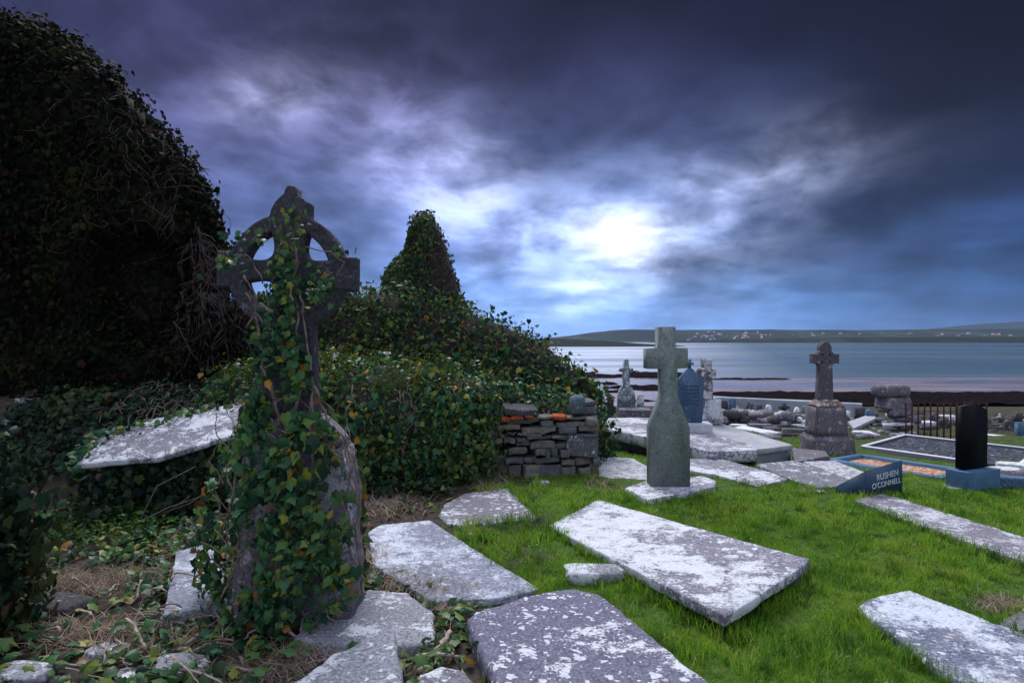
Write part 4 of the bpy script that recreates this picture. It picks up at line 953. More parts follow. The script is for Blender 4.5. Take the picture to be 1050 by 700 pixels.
for (a, b, t, bo, d, mt, sh, lb) in [
        (940, 947, 427, 437, 16.4, 'rock_dark', 'flat', 'squat dark headstone behind the red railing near the pillar'),
        (975, 981, 426, 438, 16.2, 'grey_stone', 'arch', 'grey arched headstone behind the black headstone'),
        (985, 992, 424, 437, 17.0, 'rock_dark', 'cross', 'dark cross marker behind the red railing'),
        (1000, 1006, 426, 438, 16.6, 'white_stone', 'flat', 'white oblong headstone near the end of the railing'),
        (1009, 1015, 428, 440, 15.6, 'rock_dark', 'gable', 'pointed dark headstone by the end of the railing'),
        (1024, 1029, 424, 435, 17.5, 'grey_stone', 'cross', 'thin grey cross marker above the white kerb slab'),
        (1041, 1047, 423, 436, 17.0, 'rock_dark', 'arch', 'dark rounded headstone above the pale blue square headstone'),
        (754, 759, 416, 423, 19.4, 'grey_stone', 'gable', 'grey pointed headstone next to the small square blue headstone'),
        (776, 781, 415, 423, 19.2, 'rock_dark', 'flat', 'tiny dark headstone next to the leaning broken headstone'),
        (814, 820, 417, 426, 18.8, 'white_stone', 'lean', 'white jagged stone next to the low dark cross marker'),
        (823, 828, 416, 427, 18.4, 'grey_stone', 'arch', 'grey arched headstone before the white wall end'),
        (866, 871, 421, 430, 18.0, 'white_stone', 'flat', 'white square stone behind the slim ringed cross'),
        (897, 900, 424, 434, 17.2, 'rock_dark', 'flat', 'narrow dark post stone beside the boulder capped pillar'),
        (623, 629, 405, 417, 17.0, 'rock_dark', 'arch', 'dark low headstone between the white headstone and the thin cross'),
        (653, 660, 404, 416, 17.5, 'grey_stone', 'flat', 'grey block headstone behind the thin pale cross')]:
    stone_at('headstone', a, b, t, bo, d, mt, lb, sh)
# flat slabs near the rubble
slab_px('grave_slab', [(789, 432), (794, 430), (842, 437), (842, 440)], -.62, .1, M['white_stone'], 'thin white slab lying along the rubble heap', seed=61, jit=.02, step=.08)
slab_px('grave_slab', [(752, 438), (762, 436), (822, 447), (812, 449)], -.45, .1, M['white_stone'], 'long white slab in the grass below the rubble heap', seed=62, jit=.02, step=.08)
slab_px('grave_slab', [(728, 442), (740, 440), (802, 452), (795, 455)], -.30, .1, M['mid_stone'], 'dull purplish slab behind the bluish white tomb slab', seed=63, jit=.02, step=.08)
slab_px('grave_slab', [(870, 432), (893, 424), (899, 428), (876, 439)], -.5, .1, M['concrete'], 'tilted concrete slab between the ringed cross and the boulder capped pillar', seed=64, jit=.01, step=.08)
slab_px('grave_slab', [(996, 443), (1040, 447), (1052, 452), (1000, 448)], -.42, .1, M['kerb_white'], 'white kerb slab beyond the black headstone', seed=65, jit=.01, step=.08)
# rubble heap: each stone its own
def on_ground(px, py): return G(px, py)
k = 0
for i in range(74):
    px = random.uniform(733, 842); py = 417.5 + 11 * random.random() + (px - 733) * .035
    p = P(px, py + 3, 16.0 + random.random() * 1.5); s = random.uniform(.14, .40); zg = gz1(p.x, p.y)
    z = max(p.z, zg + .02)
    V, Fc = rock((p.x, p.y, z), (s * 1.3, s, s * .65), 200 + i, 2, .25, 0, random.uniform(0, 3))
    mt = random.choice(['mid_stone', 'rock_dark', 'mid_stone', 'grey_stone', 'white_stone'])
    mk('rubble_stone', V, Fc, M[mt], label='rough stone in the rubble heap before the whitewashed wall', cat='stone', group='stones of the rubble heap')
# rubble core so the heap is not hollow
V, Fc = grid(np.linspace(4.9, 9.0, 40), np.linspace(16.1, 18.4, 14), lambda x, y: np.interp(y, GY, GZ) - .35 + .62 * sstep(16.1, 16.8, y) * sstep(18.4, 17.6, y) + .08 * n2(x, y, 2.5, 77))
mk('rubble_core', V, Fc, M['soil'], kind='structure')
for i in range(46):
    px = random.uniform(868, 938); py = random.uniform(436, 450)
    p = G(px, py); s = random.uniform(.08, .24)
    V, Fc = rock((p.x, p.y, p.z + s * .12), (s * 1.3, s, s * .55), 300 + i, 2, .25, 0, random.uniform(0, 3))
    mk('scattered_stone', V, Fc, M[random.choice(['mid_stone', 'rock_dark', 'grey_stone', 'block_stone'])], label='broken stone strewn on the ground below the boulder capped pillar', cat='stone', group='stones strewn below the pillar')
for i in range(30):
    px = random.uniform(614, 662); py = random.uniform(404, 426)
    p = G(px, py); s = random.uniform(.12, .40)
    V, Fc = rock((p.x, p.y, p.z + s * .1), (s * 1.4, s, s * .5), 400 + i, 2, .25, 0, random.uniform(0, 3))
    mk('scattered_stone', V, Fc, M[random.choice(['mid_stone', 'rock_dark', 'rock_dark', 'white_stone'])], label='broken stone on rough ground around the thin pale cross', cat='stone', group='stones around the thin pale cross')
for i in range(60):
    if i < 26: px, py = random.uniform(742, 842), random.uniform(431, 452)
    else: px, py = random.uniform(862, 1050), random.uniform(424, 443)
    p = G(px, py); s = random.uniform(.10, .34)
    if inside_any(p.x, p.y): continue
    V, Fc = rock((p.x, p.y, p.z + s * .1), (s * 1.5, s, s * random.uniform(.35, .8)), 600 + i, 2, .25, .5, random.uniform(-.5, .5)) if i % 3 else box((p.x, p.y, p.z + s * .15), (s * random.uniform(1.5, 3.5), s * .6, s * .45), random.uniform(-.6, .2), .012, jit=.02, seed=i, cuts=2)
    mk('broken_stone', V, Fc, M[random.choice(['mid_stone', 'rock_dark', 'rock_dark', 'rock_dark', 'mid_stone', 'grey_stone', 'grey_stone', 'white_stone'])], label='small broken stone or kerb piece in the rough plots towards the shore', cat='stone', group='broken stones and kerb pieces towards the shore')
for i, (px, py, s, mt) in enumerate([(1030, 490, .34, 'lichen_slab_heavy'), (1040, 483, .3, 'white_stone'), (1048, 497, .4, 'rock_dark'), (1036, 499, .36, 'blue_stone'), (1022, 480, .2, 'rock_dark'), (712, 447, .2, 'mid_stone'), (747, 433, .3, 'white_stone'), (885, 447, .3, 'white_stone')]):
    p = G(px, py); V, Fc = rock((p.x, p.y, p.z + s * .2), (s * 1.25, s * .8, s * .6), 500 + i, 3, .22, .4, random.uniform(-.6, .6))
    mk('loose_stone', V, Fc, M[mt], label=['white streaked stone by the blue base of the black headstone', 'white stone farther back by the black headstone', 'large dark stone at the edge of the dark gravel grave', 'bluish carved stone lying by the black headstone', 'small dark stone tucked behind the blue headstone base', 'grey stone at the head of the raised tombs', 'round white stone near the streaked cross', 'white stone on the slope near the railing'][i], cat='stone')

# ------------------------------------------------------------------ ruined church and ivy-grown walls
def pillow(outpx, d, cpx, thick, back, rings=26, step=.10, seed=0, lump=.12, dent=None):
    """thick rounded wall remnant from its silhouette at depth d"""
    pts = [np.array((P(x, y, d).x, P(x, y, d).z)) for x, y in outpx]; c = np.array((P(*cpx, d).x, P(*cpx, d).z)); out = []
    for i in range(len(pts)):
        a, b = pts[i], pts[(i + 1) % len(pts)]; k = max(1, int(np.linalg.norm(b - a) / step))
        out += [a + (b - a) * j / k for j in range(k)]
    out = np.array(out); n = len(out); V = []; Fc = []
    for side in (0, 1):
        for s in np.linspace(1, .02, rings):
            q = c + (out - c) * s; f = (1 - s ** 6) ** .5
            V.append(np.column_stack([q[:, 0], np.full(n, d) + (-thick if side == 0 else back) * f, q[:, 1]]))
    V = np.concatenate(V)
    V = V + lump * np.stack([fbm(V * .9 + seed, seed, 4) * .6, fbm(V * 1.1 + seed, seed + 3, 4) * 1.6, fbm(V * .9, seed + 6, 4) * .6], -1) + .04 * np.stack([fbm(V * 6, seed + k, 2) for k in range(3)], -1)
    if dent is not None:
        (ex, ey), (rx, ry), dp = dent; pxx = 525 + F * V[:, 0] / d; pyy = HZ - (V[:, 2] - CAM_H) * F / d
        r = np.sqrt(((pxx - ex) / rx) ** 2 + ((pyy - ey) / ry) ** 2); V[:, 1] += np.where(V[:, 1] < d, dp * sstep(1.15, .8, r), 0)
    R_ = rings
    for side in (0, 1):
        o = side * R_ * n
        for l in range(R_ - 1):
            for k in range(n):
                k2 = (k + 1) % n; f = [o + l * n + k, o + l * n + k2, o + (l + 1) * n + k2, o + (l + 1) * n + k]
                Fc.append(f if side else f[::-1])
        f = [o + (R_ - 1) * n + k for k in range(n)]; Fc.append(f if side else f[::-1])
    for k in range(n): Fc.append([k, (k + 1) % n, R_ * n + (k + 1) % n, R_ * n + k])
    return V, Fc
def orient(V, Fc):
    bm = bmesh.new(); vs = [bm.verts.new(v) for v in V]
    for f in Fc:
        try: bm.faces.new([vs[i] for i in dict.fromkeys(f)])
        except ValueError: pass
    bmesh.ops.recalc_face_normals(bm, faces=bm.faces[:]); return bm_out(bm)
def ridge(st, n=120, m=26, seed=0, lump=.12, base=-.15):
    """overgrown wall: stations (x, y centre, top z, half width)"""
    st = np.array(st, float); t = np.linspace(0, 1, n); ts = np.linspace(0, 1, len(st))
    x, yc, zt, hw = [np.interp(t, ts, st[:, k]) for k in range(4)]
    dx, dy = np.gradient(x), np.gradient(yc); ln = np.hypot(dx, dy); nx_, ny_ = -dy / ln, dx / ln
    a = np.linspace(0, math.pi, m); V = []
    for k in range(m):
        off = -np.cos(a[k]) * hw * (1 if abs(np.cos(a[k])) < .99 else 1.0)
        xx, yy = x + nx_ * off, yc + ny_ * off; z0 = gz(xx, yy) + base
        V.append(np.column_stack([xx, yy, z0 + (zt - z0) * np.sin(a[k]) ** .42]))
    V = np.stack(V, 1).reshape(-1, 3)
    V = V + lump * np.stack([fbm(V * 1.1 + seed, seed, 4), fbm(V * 1.2 + seed, seed + 3, 4), fbm(V * 1.2, seed + 6, 4) * .7], -1) + .03 * np.stack([fbm(V * 6, seed + k, 2) for k in range(3)], -1)
    Fc = [[i * m + k, i * m + k + 1, (i + 1) * m + k + 1, (i + 1) * m + k] for i in range(n - 1) for k in range(m - 1)]
    Fc += [[k for k in range(m)], [(n - 1) * m + k for k in range(m)][::-1]]
    return orient(V, Fc)
def clump_keep(sc, lo, hi, seed, facing=True):
    def f(C, N):
        w_ = .42 + .58 * sstep(lo, hi, fbm(C * sc, seed, 3))
        if facing: w_ = w_ * (N[:, 1] < .45)
        return w_ * ((C[:, 2] > gz(C[:, 0], C[:, 1]) - .1))
    return f
def facing_cam(V, Fc):
    return V, Fc

# --- big gable on the far side of the bank
gout = [(246, 440), (243, 350), (235, 300), (229, 250), (222, 220), (209, 190), (190, 165), (165, 131), (140, 101), (115, 79), (90, 61), (60, 41), (30, 28), (0, 23), (-60, 12), (-150, 8), (-250, 40), (-330, 120), (-360, 250), (-360, 440)]
GV, GF = orient(*pillow(gout, 7.9, (-60, 250), .55, .55, seed=101, lump=.10, dent=((158, 300), (50, 62), .40)))
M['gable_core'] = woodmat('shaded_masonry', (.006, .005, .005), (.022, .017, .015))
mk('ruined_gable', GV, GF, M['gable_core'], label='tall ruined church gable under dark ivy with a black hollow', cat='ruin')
inhole = lambda C: (((525 + F * C[:, 0] / 7.6 - 158) / 50) ** 2 + ((HZ - (C[:, 2] - CAM_H) * F / 7.6 - 300) / 62) ** 2) < 1.0
kp_ = clump_keep(1.6, -.35, .2, 5)
def keepA(C, N): return kp_(C, N) * np.where(inhole(C), .7, 1) * (C[:, 0] > -7.6)
p_, n_ = sample(GV, GF, 24000, keepA)
i1 = leaf_geo(p_[:17000], n_[:17000], (.05, .10), 'small', spread=.06); i2 = leaf_geo(p_[17000:], n_[17000:], (.05, .095), 'big', spread=.09)
iv = empty('ivy', (-4.2, 7.4, gz1(-4.2, 7.2)), 'dark reddish ivy cloaking the tall ruined church gable', 'ivy')
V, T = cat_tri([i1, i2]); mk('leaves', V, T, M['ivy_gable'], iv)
stt = [P(random.uniform(60, 225), random.uniform(70, 250), 7.3) for k in range(60)]
V, Fc = vines(GV, GF, stt, 1.3, .005, .10, .09, .75); mk('stems', V, Fc, M['stem_dark'], iv)
stt = [P(random.uniform(207, 236), random.uniform(225, 320), 7.4) for k in range(75)]
V, Fc = vines(GV, GF, stt, 1.2, .008, .11, .08, .5); mk('hanging_roots', V, Fc, M['stem_dark'], iv)

# --- stump of the tower beyond
sout = [(390, 330), (396, 288), (399, 277), (407, 269), (417, 262), (423, 246), (426, 231), (429, 222), (436, 219), (444, 221), (450, 236), (456, 252), (464, 277), (470, 294), (478, 316), (484, 345), (470, 380), (400, 380)]
SV, SF = orient(*pillow(sout, 9.8, (437, 300), .42, .42, rings=16, step=.06, seed=121, lump=.05))
M['stump'] = stone('brown_ruin_stone', (.085, .068, .062), (.03, .024, .022), lichen=(.16, .14, .13), amount=.3, scale=5, spots=0)
mk('tower_stump', SV, SF, M['stump'], label='pointed stump of ruined wall rising behind the ivy bank', cat='ruin')
p_, n_ = sample(SV, SF, 6000, clump_keep(2.5, -.25, .15, 9))
iv2 = empty('ivy', (-1.3, 9.4, gz1(-1.3, 9.4)), 'green ivy growing over the pointed stump of wall', 'ivy')
L1 = (p_[:, 0] < -1.25 + .35 * fbm(p_ * 3, 2, 2)) | (p_[:, 2] < 2.3)
keepi = L1 | (rng.random(len(p_)) < .16); p_, n_ = p_[keepi], n_[keepi]
mk('leaves', *leaf_geo(p_, n_, (.035, .075), 'big', spread=.03), M['ivy_far'], iv2)
stt = [P(random.uniform(425, 478), random.uniform(222, 300), 9.3) for k in range(190)]
V, Fc = vines(SV, SF, stt, .5, .006, .04, .06, .9); mk('stems', V, Fc, M['stem_dark'], iv2)

# --- high overgrown wall behind
def wst(px, py, d, hw): p = P(px, py, d); return (p.x, p.y, p.z, hw)
BV, BF = ridge([wst(150, 350, 9.2, .7), wst(240, 322, 9.2, .7), wst(330, 300, 9.1, .7), wst(400, 302, 9.1, .7), wst(470, 313, 9.0, .7), wst(505, 334, 8.9, .7), wst(540, 356, 8.8, .65), wst(575, 377, 8.6, .6), wst(600, 395, 8.5, .5), wst(613, 440, 8.4, .35)], seed=131, lump=.24)
mk('overgrown_wall', BV, BF, M['understory'], label='high ruined wall buried in ivy sloping down towards the sea', cat='wall')
p_, n_ = sample(BV, BF, 15000, clump_keep(2.2, -.28, .12, 12))
iv3 = empty('ivy', (-1.2, 8.6, gz1(-1.2, 8.6)), 'thick green ivy over the high wall below the pointed stump', 'ivy')
V, T = cat_tri([leaf_geo(p_[:7500], n_[:7500], (.035, .095), 'big', jn=.75, spread=.10), leaf_geo(p_[7500:], n_[7500:], (.045, .075), 'small', spread=.06)])
mk('leaves', V, T, M['ivy_far'], iv3)
stt = [P(random.uniform(330, 590), random.uniform(310, 380), 8.3) for k in range(70)]
V, Fc = vines(BV, BF, stt, .6, .006, .08, .07, .8); mk('stems', V, Fc, M['stem_dark'], iv3)

# --- near drystone wall, ivy at one end and bare stones at the other
AV, AF = ridge([wst(235, 392, 7.3, .6), wst(300, 380, 7.2, .6), wst(350, 378, 7.0, .65), wst(410, 377, 7.1, .66), wst(455, 383, 7.35, .6), wst(490, 393, 7.85, .42), wst(530, 402, 7.88, .40), wst(575, 410, 7.90, .38), wst(600, 412, 7.92, .36), wst(606, 424, 7.92, .32)], seed=141, lump=.17, base=-.1)
rw = empty('drystone_wall', (.2, 7.7, gz1(.2, 7.5)), 'tumbled drystone wall of flat grey stones at the end of the ivy bank', 'wall')
M['earth_fill'] = woodmat('earth_fill', (.022, .018, .014), (.085, .066, .052))
mk('wall_core', AV, AF, M['earth_fill'], rw)
W0 = np.array((P(478, 487, 7.28).x, 7.24)); W1 = np.array((P(611, 487, 7.40).x, 7.42)); we = (W1 - W0); wl = np.linalg.norm(we); we /= wl; wn = np.array((we[1], -we[0])); wy = math.atan2(we[1], we[0])
mb = MB(); z = -.10; rowi = 0
topz = lambda u: np.interp(u / wl, [0, .12, .25, .5, .8, 1], [.35, .50, .64, .72, .74, .64])
while z < .8:
    h = random.choice([.045, .06, .075, .09, .11, .14]) * (1.2 if z < .05 else 1); u = -.1 - random.random() * .15
    while u < wl:
        l = random.uniform(.10, .5) * (1 if h < .09 else .7)
        if u + l > wl: l = max(.08, wl - u + random.uniform(0, .04))
        um = u + l / 2; inblk = um > wl * .765 and .20 < z + h / 2 < .475
        if z + h < topz(um) + .06 and not inblk and random.random() < .95:
            c = W0 + we * um + wn * (random.uniform(-.05, .05) + .05); hh = h * random.uniform(.72, 1.02)
            mb.add(*box((c[0] - wn[0] * .12, c[1] - wn[1] * .12, z + h / 2 + .03 * math.sin(um * 3.1 + 1) + random.uniform(-.014, .014)), (l - .012, .30, hh - .006), wy + random.uniform(-.10, .10), .012, (random.uniform(-.05, .05), random.uniform(-.09, .09)), jit=.038, seed=rowi * 31 + int(u * 97) % 50, cuts=2))
        u += l
    z += h; rowi += 1
z = -.10
while z < .8:       # the end return
    h = random.uniform(.06, .12); v_ = .1
    while v_ < .75:
        l = random.uniform(.14, .3); c = W1 - wn * (v_ + l / 2 - .05) - we * .12
        mb.add(*box((c[0], c[1], z + h / 2), (.3, l - .012, h - .01), wy + random.uniform(-.05, .05), .014, jit=.02, seed=int(v_ * 90 + z * 70), cuts=2)); v_ += l
    z += h
V, Fc = mb.get(); mk('stonework', V, Fc, M['wall_stone'], rw)
def wallp(px, py, out=.05):
    d = 7.36; 
    for _ in range(6):
        x = (px - 525) * d / F; u = (x - W0[0]) * we[0] + 0; d = W0[1] + we[1] / we[0] * (x - W0[0]) - out
    return P(px, py, d)
bk = wallp(596, 456); V, Fc = box((bk.x, bk.y + .1, bk.z), (.36, .3, .27), wy, .02, (0, R(4)), jit=.02, seed=77, cuts=3); mk('corner_block', V, Fc, stone('mauve_block', (.17, .165, .20), (.10, .095, .12), amount=.22, scale=6, spots=.15), rw)
for (px, py, sx_, sz_, mt, nm) in [(606, 432, .16, .12, 'wall_stone', 'edge_stone'), (516, 429, .16, .09, 'orange_stone', 'orange_lichen_stone'), (529, 427, .15, .075, 'orange_stone', 'orange_lichen_stone'), (541, 426, .12, .065, 'orange_stone', 'orange_lichen_stone'), (573, 427, .17, .09, 'orange_stone', 'orange_lichen_stone'), (592, 414, .16, .22, 'round_stone', 'rounded_boulder')]:
    p = wallp(px, py, .08); V, Fc = rock((p.x, p.y + .05, p.z - .01), (sx_ * 1.1, .26, sz_ * (1 if sz_ > .1 else .8)), px, 3, .22, 0, R(6)); mk(nm, V, Fc, M[mt], rw)
p = wallp(533, 421, .10)
V, Fc = box((p.x, p.y + .12, p.z), (.40, .34, .075), wy, .015, (R(6), R(3)), jit=.03, seed=5, cuts=3); mk('cap_slab', V, Fc, M['rock_dark'], rw)
kA = clump_keep(2.4, -.25, .12, 15)
def keepWA(C, N):
    pxx = 525 + F * C[:, 0] / C[:, 1]; pyy = HZ + (CAM_H - C[:, 2]) * F / C[:, 1]
    lim = np.interp(pxx, [470, 490, 510, 540, 580, 600, 612], [520, 486, 432, 422, 421, 425, 436])
    return kA(C, N) * np.where(pyy < lim + 12, 1, .16)
p_, n_ = sample(AV, AF, 11500, keepWA)
iv4 = empty('ivy', (-.8, 7.1, gz1(-.8, 6.8)), 'glossy ivy with yellowing tips spilling over the drystone wall', 'ivy')
pe, ne = sample(AV, AF, 1500, lambda C, N: (N[:, 1] < .5) * (C[:, 2] > 0) * (np.abs(525 + F * C[:, 0] / C[:, 1] - 466) < 32) * (HZ + (CAM_H - C[:, 2]) * F / C[:, 1] > 410))
mk('side_leaves', *leaf_geo(pe, ne, (.035, .085), 'big', jn=.7, spread=.08), M['ivy'], iv4)
V, T = cat_tri([leaf_geo(p_[:7500], n_[:7500], (.032, .09), 'big', jn=.75, spread=.09), leaf_geo(p_[7500:], n_[7500:], (.04, .07), 'small', spread=.05)])
mk('leaves', V, T, M['ivy'], iv4)
top = (p_[:, 2] > 1.0) & (n_[:, 2] > .25) & (fbm(p_ * 2.2, 71, 3) > -.12); tp, tn = p_[top], n_[top]
sel = rng.random(len(tp)) < .8; M['ivy_tip'] = leafmat('flowering_ivy', [(0, (.06, .10, .018)), (.6, (.10, .13, .02)), (1, (.15, .16, .02))], .8, .0)
mk('flowering_tips', *leaf_geo(tp[sel] + np.array((0, 0, .05)), tn[sel], (.03, .055), 'small', droop=-.6, spread=.08), M['ivy_tip'], iv4)
stt = [P(random.uniform(480, 610), random.uniform(395, 430), 7.2) for k in range(45)] + [P(random.uniform(340, 500), random.uniform(390, 470), 6.4) for k in range(30)]
V, Fc = vines(AV, AF, stt, .55, .006, .07, .06, .8); mk('stems', V, Fc, M['stem'], iv4)

# --- ivy bank on the rising ground, and the dark bush at the edge
FP = [np.array(f) for f in FOOT]
def inside(x, y, polys):
    r = np.zeros(len(x), bool)
    for p in polys:
        b = (x > p[:, 0].min()) & (x < p[:, 0].max()) & (y > p[:, 1].min()) & (y < p[:, 1].max())
        if not b.any(): continue
        xi, yi = x[b], y[b]; c = np.zeros(len(xi), bool); j = len(p) - 1
        for i in range(len(p)):
            cond = ((p[i, 1] > yi) != (p[j, 1] > yi)); xx = (p[j, 0] - p[i, 0]) * (yi - p[i, 1]) / (p[j, 1] - p[i, 1] + 1e-12) + p[i, 0]
            c ^= cond & (xi < xx); j = i
        r[b] |= c
    return r
def ground_pts(n, x0, x1, y0, y1, dens, avoid=True):
    x = rng.uniform(x0, x1, n); y = rng.uniform(y0, y1, n); px = 525 + F * x / y; py = HZ + (CAM_H - gz(x, y)) * F / y
    k = rng.random(n) < dens(x, y, px, py)
    if avoid: k &= ~inside(x, y, FP)
    x, y = x[k], y[k]; z = gz(x, y); e_ = .05
    N = np.stack([-(gz(x + e_, y) - z) / e_, -(gz(x, y + e_) - z) / e_, np.ones_like(x)], -1); N /= np.linalg.norm(N, axis=1, keepdims=True)
    return np.column_stack([x, y, z]), N
BND_Y = [487, 500, 530, 545, 560, 575, 603, 630, 700]; BND_X = [500, 496, 470, 462, 470, 495, 542, 556, 560]
bnd = lambda py: np.interp(py, BND_Y, BND_X)
leftside = lambda px, py: sstep(12, -12, px - bnd(py))
TT = [(P(78, 478, 5.13).x, 5.13), (P(262, 441, 5.85).x, 5.85), (P(278, 405, 6.6).x, 6.6), (P(100, 448, 5.58).x, 5.58)]
bankd = lambda x, y, px, py: sstep(6.0, 6.5, y + .25 * n2(x, y, 2, 91)) * (.45 + .55 * sstep(-.25, .05, n2(x, y, 1.6, 92))) * leftside(px, py)
p_, n_ = ground_pts(26000, -5.6, -.6, 5.6, 8.6, bankd, False)
tt_ = np.array(TT); tt_ = tt_.mean(0) + (tt_ - tt_.mean(0)) * np.array((.93, .93)); k_ = ~inside(p_[:, 0], p_[:, 1], [tt_]); p_, n_ = p_[k_], n_[k_]
iv5 = empty('ivy', (-3.4, 7.0, gz1(-3.4, 7.0)), 'dark ivy carpet on the bank around the raised white tomb slab', 'ivy')
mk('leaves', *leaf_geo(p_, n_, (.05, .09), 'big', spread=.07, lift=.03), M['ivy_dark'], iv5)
gxs, gys = np.linspace(-6, 1, 90), np.linspace(2.2, 9, 90); QV, QF = grid(gxs, gys, gz); QF = QF.tolist()
stt = [Vector((random.uniform(-4.3, -2.6), random.uniform(6.6, 7.7), 1.0)) for k in range(70)]
V, Fc = vines(QV, QF, stt, .8, .008, .12, .07, .9, (random.uniform(-.3, .3), -.5, .2)); mk('stems', V, Fc, M['stem'], iv5)
# ivy lapping over the far edge and the end of the slab
pts = []
for k in range(420):
    t = random.random(); a, b = (((TT[0][0], TT[0][1]), .55), (TT[3], .72)) if k < 70 else ((TT[1], .74), (TT[2], 1.0)) if k < 230 else ((TT[3], .70), (TT[2], .96))
    x_ = a[0][0] * (1 - t) + b[0][0] * t; y_ = a[0][1] * (1 - t) + b[0][1] * t; z_ = a[1] * (1 - t) + b[1] * t
    pts.append((x_ + random.gauss(0, .05), y_ + random.gauss(.03, .05), z_ + random.uniform(-.08, .05)))
pts = np.array(pts); mk('lapping_leaves', *leaf_geo(pts, np.tile(np.array([(0, -.6, .8)]), (len(pts), 1)), (.04, .085), 'big', jn=.6), M['ivy'], iv5)
# ivy hanging below the lip of the tomb slab
pts = []
for k in range(3000):
    t = random.random(); a = Vector((TT[0][0], TT[0][1], .55)).lerp(Vector((TT[1][0], TT[1][1], .73)), t); dn = random.random() ** 1.3 * .5
    if random.random() < .45 + .55 * (abs(t - .75) < .3): pts.append((a.x + random.gauss(0, .05), a.y + .05 + random.gauss(0, .05), a.z - .09 - dn))
pts = np.array(pts); nn_ = np.tile(np.array([(.5, -.85, .2)]), (len(pts), 1))
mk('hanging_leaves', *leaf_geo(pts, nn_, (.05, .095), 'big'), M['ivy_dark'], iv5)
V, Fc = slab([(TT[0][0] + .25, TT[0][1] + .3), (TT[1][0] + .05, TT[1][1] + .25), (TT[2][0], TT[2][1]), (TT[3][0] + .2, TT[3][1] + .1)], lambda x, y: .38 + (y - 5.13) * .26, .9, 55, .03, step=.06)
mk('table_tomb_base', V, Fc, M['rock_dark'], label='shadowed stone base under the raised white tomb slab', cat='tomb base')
mb = MB()
for k in range(16):
    a = Vector((random.uniform(-3.7, -2.4), random.uniform(5.1, 5.9), 0)); a.z = gz1(a.x, a.y) + .05; b = a + Vector((random.uniform(.3, .9), random.uniform(-.2, .5), random.uniform(.1, .45)))
    mid_ = (a + b) / 2 + Vector(rng.normal(0, .05, 3)); mb.add(*tube([a, mid_, b], [.006, .005, .003], 5))
V, Fc = mb.get(); mk('trailing_stems', V, Fc, M['stem'], iv5)
bush = empty('ivy', (-2.72, 3.0, 0), 'shadowy ivy bush crowding the path at the far edge by the pale rounded stone', 'ivy')
V, Fc = rock((-3.10, 3.05, .42), (.8, 1.2, 1.3), 88, 4, .25); V = np.array(V)
mk('inner_twigs', V, Fc, M['understory'], bush)
p_, n_ = sample(V, Fc, 2600, lambda C, N: (C[:, 0] > -3.25) * 1.0)
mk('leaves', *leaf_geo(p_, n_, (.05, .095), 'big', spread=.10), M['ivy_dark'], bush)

# --- ivy on the tall cross
def on_cross(n, x0, x1, y0, y1, dens):
    px = rng.uniform(x0, x1, n); py = rng.uniform(y0, y1, n); k = rng.random(n) < dens(px, py); return px[k], py[k]
def dens_cross(px, py):
    nz_ = fbm(np.stack([px / 26, py / 26, px * 0 + 2], -1), 201, 3); k = np.zeros_like(px)
    # pedestal mass: widens to the left lower down
    lft = np.interp(py, [430, 450, 480, 520, 570, 640], [270, 240, 226, 212, 206, 210]); rgt = np.interp(py, [430, 445, 470, 560, 610, 640], [330, 345, 352, 362, 366, 330])
    k += (py > 425) * sstep(lft - 6, lft + 6, px) * sstep(rgt + 6, rgt - 8, px) * (.10 + .90 * sstep(-.16, .12, nz_ + .12 * (px < 300)))
    k *= 1 - .92 * ((px > 238) & (px < 268) & (py > 540) & (py < 606))
    k *= 1 - .55 * ((px > 338) & (py > 460) & (py < 585) & (nz_ < .25))
    # shaft
    l2 = np.interp(py, [300, 340, 430], [262, 268, 250]); r2 = np.interp(py, [300, 340, 430], [318, 312, 330])
    k += ((py > 318) & (py <= 430)) * sstep(l2 - 5, l2 + 5, px) * sstep(r2 + 5, r2 - 5, px) * (.08 + .80 * sstep(-.12, .14, nz_)) * (1 - .7 * ((px > 312) & (px < 325)))
    # head
    c_ = 298 + 4 * np.sin(py / 17)
    k += (py <= 318) * (py > 214) * np.exp(-((px - c_ + 1) / np.interp(py, [214, 240, 280, 318], [6, 9, 12, 15])) ** 2) * (.35 + .7 * sstep(-.12, .12, nz_))
    k += 1.0 * np.exp(-((px - 327) / 12) ** 2 - ((py - 293) / 13) ** 2) + .65 * np.exp(-((px - 238) / 12) ** 2 - ((py - 272) / 9) ** 2) + .6 * np.exp(-((px - 351) / 10) ** 2 - ((py - 259) / 4) ** 2) + .35 * np.exp(-((px - 262) / 26) ** 2 - ((py - 243) / 5) ** 2) + .5 * np.exp(-((px - 312) / 6) ** 2 - ((py - 226) / 6) ** 2)
    return np.clip(k, 0, 1)
px, py = on_cross(9200, 196, 372, 205, 645, dens_cross)
edge_l = np.interp(py, [200, 430, 450, 645], [CD - .04, CD - .04, CD - .10, CD - .16])
dd = edge_l - np.abs(rng.normal(0, .045, len(px))) - .02
out_left = (px < 246) & (py > 440); dd = np.where(out_left, CD - .12 + rng.uniform(0, .45, len(px)), dd)
pts = np.column_stack([(px - 525) * dd / F, dd, CAM_H - (py - HZ) * dd / F]); nn_ = np.tile(np.array([(.05, -1, .25)]), (len(pts), 1)); nn_[out_left] = (-.7, -.7, .2)
iv6 = empty('ivy', (cx, CD - .2, gz1(cx, CD)), 'bright glossy ivy climbing the tall dark ringed cross', 'ivy')
hi = py < 345
V, T = cat_tri([leaf_geo(pts[~hi], nn_[~hi], (.028, .078), 'big', jn=.62, spread=.022), leaf_geo(pts[hi], nn_[hi], (.026, .048), 'big', jn=.5, spread=.015)])
mk('leaves', V, T, M['ivy'], iv6)
